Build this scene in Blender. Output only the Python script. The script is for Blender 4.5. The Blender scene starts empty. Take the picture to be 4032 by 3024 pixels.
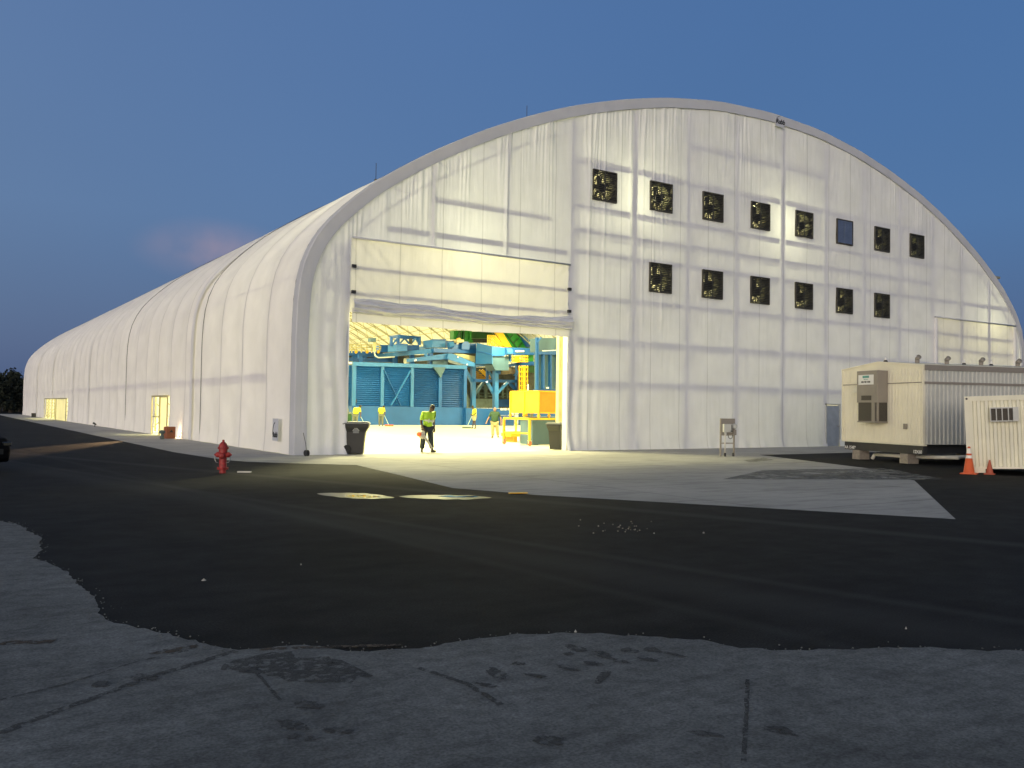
import bpy, bmesh, math, random
import numpy as np
from mathutils import Vector, Matrix, noise
R = math.radians
random.seed(7)
scene = bpy.context.scene
col = scene.collection

# ------------------------------------------------------------------ camera
FPX, PITCH, ROLL, YAW = 3487.5, 0.0289, 0.0143, 0.5777
CAM = Vector((-9.612, -28.277, 1.6))
_F = Vector((math.sin(YAW)*math.cos(PITCH), math.cos(YAW)*math.cos(PITCH), math.sin(PITCH)))
_Rt = Vector((math.cos(YAW), -math.sin(YAW), 0)); _U = _Rt.cross(_F)
_R = _Rt*math.cos(ROLL) + _U*math.sin(ROLL); _U = _U*math.cos(ROLL) - _Rt*math.sin(ROLL)
cd = bpy.data.cameras.new("camera"); cam = bpy.data.objects.new("camera", cd); col.objects.link(cam)
cam.matrix_world = Matrix(((_R.x, _U.x, -_F.x, CAM.x), (_R.y, _U.y, -_F.y, CAM.y), (_R.z, _U.z, -_F.z, CAM.z), (0, 0, 0, 1)))
cd.sensor_fit = 'HORIZONTAL'; cd.sensor_width = 36; cd.lens = FPX*36/4032
cd.clip_end = 3000; cd.clip_start = .1
scene.camera = cam
D = 4032/2212.0
def hit(px, py, ax, val):
    """point where the sight line through a photo pixel meets the plane axis=val"""
    d = _F + _R*((px-2016)/FPX) - _U*((py-1512)/FPX)
    t = (val-CAM[ax])/d[ax]
    return CAM + d*t
def ground(px, py, z=0): return hit(px, py, 2, z)
def gd(x, y, z=0): return hit(x*D, y*D, 2, z)          # same, in the 2212 px wide view
def z1(x, y, Y): return hit(1300+x/2.212, 1150+y/2.212, 1, Y)   # the doorway view

# ------------------------------------------------------------------ world and light
scene.view_settings.view_transform = 'Standard'; scene.view_settings.look = 'None'
scene.view_settings.exposure = 0; scene.view_settings.gamma = 1
w = bpy.data.worlds.new("World"); scene.world = w; w.use_nodes = True
nt = w.node_tree; nt.nodes.clear()
def wn(t, **k):
    n = nt.nodes.new(t)
    for a, b in k.items(): setattr(n, a, b)
    return n
def lk(a, b): nt.links.new(a, b)
out = wn('ShaderNodeOutputWorld'); bg = wn('ShaderNodeBackground'); lk(bg.outputs[0], out.inputs[0])
tc = wn('ShaderNodeTexCoord'); sep = wn('ShaderNodeSeparateXYZ'); lk(tc.outputs['Generated'], sep.inputs[0])
ramp = wn('ShaderNodeValToRGB'); lk(sep.outputs['Z'], ramp.inputs[0])
cr = ramp.color_ramp
stops = [(0.0, (.066, .112, .215)), (.06, (.086, .145, .275)), (.2, (.118, .20, .365)), (.42, (.108, .187, .365)), (.62, (.15, .175, .22)), (1, (.15, .17, .20))]
while len(cr.elements) < len(stops): cr.elements.new(.5)
for e, (p_, c_) in zip(cr.elements, stops): e.position = p_; e.color = (*c_, 1)
# east is deeper blue, north-west paler
dv = wn('ShaderNodeVectorMath', operation='DOT_PRODUCT'); lk(tc.outputs['Generated'], dv.inputs[0]); dv.inputs[1].default_value = (.95, .31, .0)
mr = wn('ShaderNodeMapRange'); lk(dv.outputs['Value'], mr.inputs[0]); mr.inputs[1].default_value = .1; mr.inputs[2].default_value = 1.0
mx = wn('ShaderNodeMix', data_type='RGBA', blend_type='MULTIPLY'); lk(mr.outputs[0], mx.inputs[0]); lk(ramp.outputs[0], mx.inputs[6]); mx.inputs[7].default_value = (.42, .72, .93, 1)
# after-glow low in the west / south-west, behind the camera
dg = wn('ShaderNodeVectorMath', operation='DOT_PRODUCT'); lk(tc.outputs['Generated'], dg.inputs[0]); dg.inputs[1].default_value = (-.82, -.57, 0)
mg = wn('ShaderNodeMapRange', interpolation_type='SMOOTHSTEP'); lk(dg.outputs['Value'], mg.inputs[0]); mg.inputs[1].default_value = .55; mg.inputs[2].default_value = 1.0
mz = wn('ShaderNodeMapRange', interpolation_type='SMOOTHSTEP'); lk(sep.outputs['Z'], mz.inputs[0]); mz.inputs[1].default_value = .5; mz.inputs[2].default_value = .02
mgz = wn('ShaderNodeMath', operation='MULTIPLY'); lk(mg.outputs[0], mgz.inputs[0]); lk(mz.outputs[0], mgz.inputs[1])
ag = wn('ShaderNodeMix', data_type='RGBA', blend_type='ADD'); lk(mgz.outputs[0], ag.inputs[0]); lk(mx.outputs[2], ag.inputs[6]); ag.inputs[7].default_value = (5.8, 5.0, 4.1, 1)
# faint pink cloud
cl = wn('ShaderNodeVectorMath', operation='SUBTRACT'); lk(tc.outputs['Generated'], cl.inputs[0])
_c = (ground(760, 1000, 40) - CAM).normalized() if False else (_F + _R*((835-2016)/FPX) - _U*((985-1512)/FPX)).normalized()
cl.inputs[1].default_value = _c
cs = wn('ShaderNodeVectorMath', operation='MULTIPLY'); lk(cl.outputs[0], cs.inputs[0]); cs.inputs[1].default_value = (13, 13, 30)
cn = wn('ShaderNodeTexNoise'); cn.inputs['Scale'].default_value = 9; cn.inputs['Detail'].default_value = 5; lk(tc.outputs['Generated'], cn.inputs[0])
cnr = wn('ShaderNodeMapRange', interpolation_type='SMOOTHSTEP'); lk(cn.outputs[0], cnr.inputs[0]); cnr.inputs[1].default_value = .25; cnr.inputs[2].default_value = .62
cl2 = wn('ShaderNodeVectorMath', operation='LENGTH'); lk(cs.outputs[0], cl2.inputs[0])
cm = wn('ShaderNodeMapRange', interpolation_type='SMOOTHSTEP'); lk(cl2.outputs['Value'], cm.inputs[0]); cm.inputs[1].default_value = 1.15; cm.inputs[2].default_value = 0.0
cm2 = wn('ShaderNodeMath', operation='MULTIPLY'); lk(cm.outputs[0], cm2.inputs[0]); lk(cnr.outputs[0], cm2.inputs[1])
cx = wn('ShaderNodeMix', data_type='RGBA'); lk(cm2.outputs[0], cx.inputs[0]); lk(ag.outputs[2], cx.inputs[6]); cx.inputs[7].default_value = (.27, .235, .34, 1)
# broad soft variation
bn = wn('ShaderNodeTexNoise'); bn.inputs['Scale'].default_value = 2.2; bn.inputs['Detail'].default_value = 3; lk(tc.outputs['Generated'], bn.inputs[0])
bm_ = wn('ShaderNodeMapRange'); lk(bn.outputs[0], bm_.inputs[0]); bm_.inputs[3].default_value = .93; bm_.inputs[4].default_value = 1.07
bx_ = wn('ShaderNodeMix', data_type='RGBA', blend_type='MULTIPLY'); bx_.inputs[0].default_value = 1; lk(cx.outputs[2], bx_.inputs[6]); lk(bm_.outputs[0], bx_.inputs[7])
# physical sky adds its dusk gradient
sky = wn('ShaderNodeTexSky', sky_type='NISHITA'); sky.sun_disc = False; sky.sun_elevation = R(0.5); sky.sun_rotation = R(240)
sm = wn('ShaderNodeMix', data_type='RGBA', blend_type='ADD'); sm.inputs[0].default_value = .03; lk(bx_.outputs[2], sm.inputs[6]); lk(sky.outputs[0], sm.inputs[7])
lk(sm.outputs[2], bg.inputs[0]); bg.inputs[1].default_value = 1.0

sd = bpy.data.lights.new("afterglow_sun", 'SUN'); sd.energy = .06; sd.angle = R(30); sd.color = (1, .78, .72)
so = bpy.data.objects.new("afterglow_sun", sd); col.objects.link(so)
so.rotation_euler = Vector((.80, .52, -.22)).to_track_quat('-Z', 'Y').to_euler()

LAMP = (1.0, .93, .47)
def area_lamp(x, y, z, W, size, c=LAMP):
    l = bpy.data.lights.new("high_bay_light", 'AREA'); l.shape = 'DISK'; l.size = size; l.energy = W; l.color = c
    o = bpy.data.objects.new("high_bay_light", l); o.location = (x, y, z); col.objects.link(o); return o
for y in (9, 21, 33, 45, 57, 69, 81, 93):
    for x in (8, 23.2, 38.4):
        area_lamp(x, y, 13.2 if x == 23.2 else 9.6, 2150, 1.2)
def point_lamp(p, W, r, c=LAMP):
    l = bpy.data.lights.new("wall_light", 'POINT'); l.energy = W; l.shadow_soft_size = r; l.color = c
    o = bpy.data.objects.new("wall_light", l); o.location = p; col.objects.link(o); return o
point_lamp((14.9, 1.5, 10.6), 1300, .12); point_lamp((24.3, 1.5, 10.6), 1300, .15)
point_lamp((7.0, 1.8, 8.0), 800, .2); point_lamp((42.6, 1.8, 7.4), 900, .2)
point_lamp((18, 14, 9.5), 1300, .5); point_lamp((32, 30, 10.5), 1500, .5); point_lamp((7.2, 6.0, 7.4), 6500, .6)

# ------------------------------------------------------------------ materials
def mat(name, c, rough=.6, metal=0, var=.12, scale=3., bump=0, bscale=40, emit=None, spec=.5, stretch=None, coat=0):
    m = bpy.data.materials.new(name); m.use_nodes = True; t = m.node_tree; b = t.nodes['Principled BSDF']
    b.inputs['Roughness'].default_value = rough; b.inputs['Metallic'].default_value = metal
    b.inputs['Specular IOR Level'].default_value = spec; b.inputs['Coat Weight'].default_value = coat
    tc = t.nodes.new('ShaderNodeTexCoord'); mp = t.nodes.new('ShaderNodeMapping'); t.links.new(tc.outputs['Object'], mp.inputs[0])
    if stretch: mp.inputs['Scale'].default_value = stretch
    n = t.nodes.new('ShaderNodeTexNoise'); n.inputs['Scale'].default_value = scale; n.inputs['Detail'].default_value = 6; t.links.new(mp.outputs[0], n.inputs[0])
    r = t.nodes.new('ShaderNodeMapRange'); t.links.new(n.outputs[0], r.inputs[0]); r.inputs[1].default_value = .3; r.inputs[2].default_value = .7
    r.inputs[3].default_value = 1-var; r.inputs[4].default_value = 1+var
    x = t.nodes.new('ShaderNodeMix'); x.data_type = 'RGBA'; x.blend_type = 'MULTIPLY'; x.inputs[0].default_value = 1
    x.inputs[6].default_value = (*c, 1); t.links.new(r.outputs[0], x.inputs[7]); t.links.new(x.outputs[2], b.inputs['Base Color'])
    if bump:
        n2 = t.nodes.new('ShaderNodeTexNoise'); n2.inputs['Scale'].default_value = bscale; n2.inputs['Detail'].default_value = 4; t.links.new(mp.outputs[0], n2.inputs[0])
        bp = t.nodes.new('ShaderNodeBump'); bp.inputs['Strength'].default_value = bump; bp.inputs['Distance'].default_value = .02
        t.links.new(n2.outputs[0], bp.inputs['Height']); t.links.new(bp.outputs[0], b.inputs['Normal'])
    if emit:
        b.inputs['Emission Color'].default_value = (*emit[:3], 1); b.inputs['Emission Strength'].default_value = emit[3]
    return m
def fabric(name, refl, trans, fac, seams_and_shadows=None, dirt=.05):
    m = bpy.data.materials.new(name); m.use_nodes = True; t = m.node_tree; t.nodes.clear()
    o = t.nodes.new('ShaderNodeOutputMaterial'); mixs = t.nodes.new('ShaderNodeMixShader'); t.links.new(mixs.outputs[0], o.inputs[0])
    d = t.nodes.new('ShaderNodeBsdfDiffuse'); tr = t.nodes.new('ShaderNodeBsdfTranslucent')
    tcn = t.nodes.new('ShaderNodeTexCoord')
    n = t.nodes.new('ShaderNodeTexNoise'); n.inputs['Scale'].default_value = .8; n.inputs['Detail'].default_value = 7; t.links.new(tcn.outputs['Object'], n.inputs[0])
    r = t.nodes.new('ShaderNodeMapRange'); t.links.new(n.outputs[0], r.inputs[0]); r.inputs[1].default_value = .3; r.inputs[2].default_value = .7; r.inputs[3].default_value = 1-dirt*2; r.inputs[4].default_value = 1
    last = r.outputs[0]
    if seams_and_shadows:   # welded seams between cloth widths, a double layer; on the roof painted truss shadows
        off, per, wd, axis = seams_and_shadows
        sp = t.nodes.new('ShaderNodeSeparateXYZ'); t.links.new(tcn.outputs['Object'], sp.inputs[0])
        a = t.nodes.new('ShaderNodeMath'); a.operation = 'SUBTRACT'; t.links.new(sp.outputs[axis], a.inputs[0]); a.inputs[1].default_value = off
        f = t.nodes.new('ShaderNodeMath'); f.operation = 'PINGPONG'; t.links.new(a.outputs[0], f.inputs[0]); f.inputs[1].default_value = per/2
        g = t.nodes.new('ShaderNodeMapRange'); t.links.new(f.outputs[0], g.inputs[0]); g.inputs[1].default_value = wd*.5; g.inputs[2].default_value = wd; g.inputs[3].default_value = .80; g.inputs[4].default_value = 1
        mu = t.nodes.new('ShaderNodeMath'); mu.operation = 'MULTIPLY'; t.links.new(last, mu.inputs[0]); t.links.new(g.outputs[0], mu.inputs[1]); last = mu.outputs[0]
    for s, c in ((d, refl), (tr, trans)):
        x = t.nodes.new('ShaderNodeMix'); x.data_type = 'RGBA'; x.blend_type = 'MULTIPLY'; x.inputs[0].default_value = 1
        x.inputs[6].default_value = (*c, 1); t.links.new(last, x.inputs[7]); t.links.new(x.outputs[2], s.inputs[0])
    nb = t.nodes.new('ShaderNodeTexNoise'); nb.inputs['Scale'].default_value = 1.6; nb.inputs['Detail'].default_value = 5
    mpp = t.nodes.new('ShaderNodeMapping'); mpp.inputs['Scale'].default_value = (3.2, 1, .35); t.links.new(tcn.outputs['Object'], mpp.inputs[0]); t.links.new(mpp.outputs[0], nb.inputs[0])
    bp = t.nodes.new('ShaderNodeBump'); bp.inputs['Strength'].default_value = .35; bp.inputs['Distance'].default_value = .06
    t.links.new(nb.outputs[0], bp.inputs['Height']); t.links.new(bp.outputs[0], d.inputs['Normal'])
    mixs.inputs[0].default_value = fac
    t.links.new(d.outputs[0], mixs.inputs[1]); t.links.new(tr.outputs[0], mixs.inputs[2])
    return m
M = {}
M['wall'] = fabric('end_wall_fabric', (.82, .83, .85), (.80, .85, 1.0), .058, seams_and_shadows=(2.36, 1.68, .03, 0))
M['roof'] = fabric('roof_fabric', (.87, .85, .85), (.86, .87, 1.0), .046, seams_and_shadows=(3.0, 3.06, .06, 1))  # dark rib lines paint the truss shadows into the fabric colour
M['door_cloth'] = fabric('door_fabric', (.76, .76, .77), (.90, .90, .88), .075, seams_and_shadows=(2.36, 1.68, .03, 0))
M['band'] = fabric('flashing_fabric', (.58, .60, .64), (1, .9, .8), .012)
M['roll'] = fabric('gathered_fabric', (.74, .75, .77), (1, .9, .8), .008)
M['strip'] = fabric('pale_strip_fabric', (.86, .86, .87), (1, .95, .9), .13)
M['thin'] = fabric('clear_fabric', (.7, .7, .6), (1, .97, .85), .5)
M['galv'] = mat('galvanised_steel', (.34, .32, .22), .5, .1)
M['asphalt'] = mat('asphalt', (.03, .03, .03), .85, var=.22, scale=.5, bump=.5, bscale=90, spec=.25)
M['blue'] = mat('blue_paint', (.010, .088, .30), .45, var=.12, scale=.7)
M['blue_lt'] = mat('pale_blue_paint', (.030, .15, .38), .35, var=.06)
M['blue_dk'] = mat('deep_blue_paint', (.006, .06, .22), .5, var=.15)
M['teal'] = mat('teal_grey_paint', (.05, .105, .15), .45, var=.3, scale=.8, stretch=(1, 1, .3))
M['green'] = mat('green_paint', (.015, .17, .02), .4, var=.1)
M['green_dk'] = mat('dark_green_paint', (.008, .06, .012), .5)
M['yellow'] = mat('safety_yellow_paint', (.60, .34, .01), .4, var=.06)
M['yellow_m'] = mat('yellow_mesh_panel', (.40, .20, .006), .55, var=.1)
M['cream'] = mat('cream_paint', (.50, .44, .22), .5)
M['dark'] = mat('dark_parts_and_shade', (.045, .045, .04), .7, var=.5, scale=2)
M['grey_m'] = mat('grey_green_steel', (.10, .13, .12), .6, var=.2)
M['black'] = mat('black_plastic', (.012, .013, .014), .45, var=.1)
M['binlid'] = mat('bin_lid', (.16, .17, .17), .5)
M['rubber'] = mat('rubber', (.02, .02, .02), .8)
M['logo'] = mat('grey_print', (.18, .19, .20), .6)
M['whitep'] = mat('white_print', (.75, .75, .72), .6, var=.03)
M['ink'] = mat('black_print', (.03, .03, .03), .6)
M['tealp'] = mat('teal_print', (.10, .30, .26), .6)
M['steel'] = mat('brushed_steel', (.45, .42, .38), .3, .9)
M['roller'] = mat('roller_rubber', (.10, .08, .06), .25, .3)
M['orange'] = mat('orange_plastic', (.70, .12, .03), .5)
M['orange_dk'] = mat('faded_orange_plastic', (.45, .10, .05), .6)
M['reflect'] = mat('reflective_white', (.9, .85, .75), .4, var=.02)
M['red'] = mat('red_hydrant_paint', (.34, .03, .025), .5, var=.5, scale=14, bump=.2, bscale=60)
M['chain'] = mat('chain_steel', (.3, .3, .3), .4, .8)
M['louvre'] = mat('louvre_aluminium', (.09, .09, .08), .45, .4)
M['louvre_sh'] = mat('closed_louvre_aluminium', (.20, .24, .32), .4, .5)
M['fanbox'] = mat('fan_box_steel', (.07, .065, .05), .6, .2)
M['shroud'] = mat('fan_shroud', (.16, .16, .11), .5, .2)
M['tan'] = mat('tan_metal_siding', (.80, .76, .60), .5, var=.06, scale=1.5)
M['siding'] = mat('grey_metal_siding', (.52, .53, .49), .5, var=.06)
M['cont'] = mat('cream_container_paint', (.74, .72, .56), .5, var=.08, scale=1.5)
M['ac'] = mat('taupe_metal', (.26, .235, .20), .5, var=.05)
M['ac_dk'] = mat('condenser_coil', (.065, .058, .045), .7, var=.2, scale=30)
M['block'] = mat('concrete_block', (.28, .25, .21), .9, var=.15, scale=10, bump=.4)
M['pvc'] = mat('white_pipe', (.62, .60, .52), .5)
M['doorblue'] = mat('grey_blue_door_paint', (.40, .44, .47), .5)
M['wood'] = mat('brown_speaker_case', (.30, .10, .035), .5, var=.15)
M['carp'] = mat('dark_car_paint', (.004, .004, .005), .8, 0, spec=.1)
M['glass'] = mat('dark_glass', (.01, .012, .015), .05, 0, spec=.8)
M['skin_d'] = mat('dark_skin', (.06, .028, .018), .55)
M['skin_l'] = mat('light_skin', (.30, .14, .09), .5)
M['skin_m'] = mat('brown_skin', (.15, .07, .035), .5)
M['hair'] = mat('black_hair', (.008, .007, .007), .6)
M['hiviz'] = mat('hi_vis_yellow', (.30, .52, .02), .6, var=.08, scale=6, bump=.4, bscale=12)
M['hiviz2'] = mat('hi_vis_lemon', (.50, .56, .03), .6, var=.08, scale=6, bump=.4, bscale=12)
M['gshirt'] = mat('dark_green_shirt', (.012, .045, .018), .7, bump=.4, bscale=12)
M['khaki'] = mat('khaki_cloth', (.30, .24, .12), .8, bump=.4, bscale=10)
M['navy'] = mat('dark_jeans', (.018, .025, .035), .8, bump=.4, bscale=12)
M['greyj'] = mat('grey_jeans', (.13, .14, .11), .8)
M['shorts'] = mat('pale_shorts', (.42, .38, .24), .8)
M['shoe'] = mat('black_shoe', (.02, .018, .015), .6)
M['silver'] = mat('silver_tape', (.45, .48, .42), .3)
M['blower'] = mat('blower_white_plastic', (.38, .36, .33), .4)
M['pole'] = mat('broom_pole', (.55, .68, .62), .4)
M['leaf'] = mat('dark_foliage', (.016, .022, .012), .9, var=.5, scale=.4)
M['bark'] = mat('bark', (.05, .04, .03), .9)
M['paper'] = mat('pale_litter', (.40, .38, .34), .8)
M['mud'] = mat('mud_stain', (.062, .064, .062), .95, var=.25, scale=6)
M['mud2'] = mat('dried_mud_stain', (.075, .055, .038), .95, var=.3, scale=5)

# ------------------------------------------------------------------ mesh helpers
class MB:
    def __init__(s): s.v = []; s.f = []
    def add(s, vs, fs):
        o = len(s.v); s.v += [Vector(p) for p in vs]; s.f += [tuple(o+i for i in f) for f in fs]; return s
    def box(s, a, b, M4=None):
        (x0, y0, z0), (x1, y1, z1_) = a, b
        vs = [Vector(p) for p in ((x0,y0,z0),(x1,y0,z0),(x1,y1,z0),(x0,y1,z0),(x0,y0,z1_),(x1,y0,z1_),(x1,y1,z1_),(x0,y1,z1_))]
        if M4: vs = [M4 @ v for v in vs]
        return s.add(vs, [(0,3,2,1),(4,5,6,7),(0,1,5,4),(1,2,6,5),(2,3,7,6),(3,0,4,7)])
    def bar(s, p, q, w_=.1, h=.1, up=(0,0,1)):
        p = Vector(p); q = Vector(q); d = (q-p).normalized(); u = Vector(up)
        if abs(d.dot(u)) > .98: u = Vector((0,1,0))
        a = d.cross(u).normalized(); b = a.cross(d)
        vs = [e + a*i*w_/2 + b*j*h/2 for e in (p, q) for i, j in ((-1,-1),(1,-1),(1,1),(-1,1))]
        return s.add(vs, [(0,3,2,1),(4,5,6,7),(0,1,5,4),(1,2,6,5),(2,3,7,6),(3,0,4,7)])
    def tube(s, p, q, r0, r1=None, n=8, caps=True):
        r1 = r0 if r1 is None else r1
        p = Vector(p); q = Vector(q); d = (q-p).normalized(); u = Vector((0,0,1))
        if abs(d.dot(u)) > .98: u = Vector((1,0,0))
        a = d.cross(u).normalized(); b = a.cross(d)
        vs = []
        for e, r in ((p, r0), (q, r1)):
            vs += [e + a*r*math.cos(2*math.pi*i/n) + b*r*math.sin(2*math.pi*i/n) for i in range(n)]
        fs = [(i, (i+1) % n, n+(i+1) % n, n+i) for i in range(n)]
        if caps: fs += [tuple(range(n-1, -1, -1)), tuple(range(n, 2*n))]
        return s.add(vs, fs)
    def path(s, pts, r, n=6):
        for a, b in zip(pts[:-1], pts[1:]): s.tube(a, b, r, r, n)
        return s
    def lathe(s, prof, c=(0,0,0), n=20, axis=(0,0,1), cap=True):
        c = Vector(c); d = Vector(axis).normalized(); u = Vector((1,0,0)) if abs(d.x) < .9 else Vector((0,1,0))
        a = d.cross(u).normalized(); b = d.cross(a)
        vs = [c + d*z + (a*math.cos(2*math.pi*i/n) + b*math.sin(2*math.pi*i/n))*r for r, z in prof for i in range(n)]
        fs = [(k*n+i, k*n+(i+1) % n, (k+1)*n+(i+1) % n, (k+1)*n+i) for k in range(len(prof)-1) for i in range(n)]
        if cap: fs += [tuple(range(n-1, -1, -1)), tuple(range((len(prof)-1)*n, len(prof)*n))]
        return s.add(vs, fs)
    def prism(s, pts, dv):
        """outline pts (3D) thickened by vector dv"""
        n = len(pts); dv = Vector(dv); vs = [Vector(p) for p in pts] + [Vector(p)+dv for p in pts]
        fs = [tuple(range(n)), tuple(range(2*n-1, n-1, -1))] + [(i, n+i, n+(i+1) % n, (i+1) % n) for i in range(n)]
        return s.add(vs, fs)
    def sphere(s, c, r, n=10, sc=(1,1,1)):
        c = Vector(c); m = n//2+1; vs = []; fs = []
        for k in range(m+1):
            t = math.pi*k/m
            for i in range(n):
                p = 2*math.pi*i/n; vs.append(c + Vector((r*sc[0]*math.sin(t)*math.cos(p), r*sc[1]*math.sin(t)*math.sin(p), r*sc[2]*math.cos(t))))
        for k in range(m):
            for i in range(n): fs.append((k*n+i, (k+1)*n+i, (k+1)*n+(i+1) % n, k*n+(i+1) % n))
        return s.add(vs, fs)
    def build(s, name, m, parent=None, smooth=False, bevel=0, world=False):
        me = bpy.data.meshes.new(name)
        off = parent.matrix_world.inverted() if (world and parent) else None
        if world and parent and parent.matrix_world == Matrix.Identity(4) and parent.location.length > 0: off = Matrix.Translation(-parent.location)
        vs = [(off @ v) if off else v for v in s.v]
        me.from_pydata([tuple(v) for v in vs], [], s.f); me.update()
        b = bmesh.new(); b.from_mesh(me); bmesh.ops.recalc_face_normals(b, faces=b.faces); b.to_mesh(me); b.free()
        if smooth: me.polygons.foreach_set('use_smooth', [True]*len(me.polygons))
        me.materials.append(M[m] if isinstance(m, str) else m)
        o = bpy.data.objects.new(name, me); col.objects.link(o)
        if parent: o.parent = parent
        if bevel:
            bv = o.modifiers.new('bevel', 'BEVEL'); bv.width = bevel; bv.segments = 2; bv.limit_method = 'ANGLE'
        return o
def tag(o, label=None, cat=None, group=None, kind=None):
    for k, v in (('label', label), ('category', cat), ('group', group), ('kind', kind)):
        if v: o[k] = v
    return o
def thing(name, loc, label, cat, group=None, rz=0, rot=None):
    o = bpy.data.objects.new(name, None); o.empty_display_size = .2; col.objects.link(o)
    o.location = loc; o.rotation_euler = rot if rot else (0, 0, rz)
    o.matrix_world = Matrix.LocRotScale(Vector(loc), o.rotation_euler.to_matrix().to_quaternion(), None)
    return tag(o, label, cat, group)
def sheet(name, pts, z, m, kind='structure'):
    me = bpy.data.meshes.new(name); b = bmesh.new()
    f = b.faces.new([b.verts.new((p[0], p[1], z)) for p in pts]); 
    if f.normal.z < 0 or True: bmesh.ops.recalc_face_normals(b, faces=b.faces)
    for f in b.faces:
        f.normal_update()
        if f.normal.z < 0: f.normal_flip()
    bmesh.ops.triangulate(b, faces=b.faces)
    b.to_mesh(me); b.free(); me.materials.append(M[m] if isinstance(m, str) else m)
    o = bpy.data.objects.new(name, me); col.objects.link(o); return tag(o, kind=kind)
def grid_mesh(name, X, Y, Z, m, parent, smooth=True, keep=None):
    nu, nv = X.shape; me = bpy.data.meshes.new(name)
    vs = np.stack([X, Y, Z], -1).reshape(-1, 3); fs = []
    for i in range(nu-1):
        for j in range(nv-1):
            if keep is not None and not keep(i, j): continue
            a = i*nv+j; fs.append((a, a+nv, a+nv+1, a+1))
    me.from_pydata(vs.tolist(), [], fs); me.update()
    b = bmesh.new(); b.from_mesh(me); bmesh.ops.delete(b, geom=[v for v in b.verts if not v.link_faces], context='VERTS'); b.to_mesh(me); b.free()
    if smooth: me.polygons.foreach_set('use_smooth', [True]*len(me.polygons))
    me.materials.append(M[m]); o = bpy.data.objects.new(name, me); col.objects.link(o)
    if parent: o.parent = parent
    return o
def text(body, size, m, mtx, parent, name='lettering', shear=0, bold=.0, align='CENTER', xs=1):
    c = bpy.data.curves.new(name, 'FONT'); c.body = body; c.size = size; c.align_x = align; c.align_y = 'CENTER'; c.shear = shear; c.offset = bold; c.extrude = .002
    t = bpy.data.objects.new('tmp', c); col.objects.link(t); bpy.context.view_layer.update()
    me = bpy.data.meshes.new_from_object(t.evaluated_get(bpy.context.evaluated_depsgraph_get()))
    bpy.data.objects.remove(t); me.transform(mtx @ Matrix.Diagonal((xs, 1, 1, 1))); me.materials.clear(); me.materials.append(M[m])
    o = bpy.data.objects.new(name, me); col.objects.link(o); o.parent = parent; return o

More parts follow.
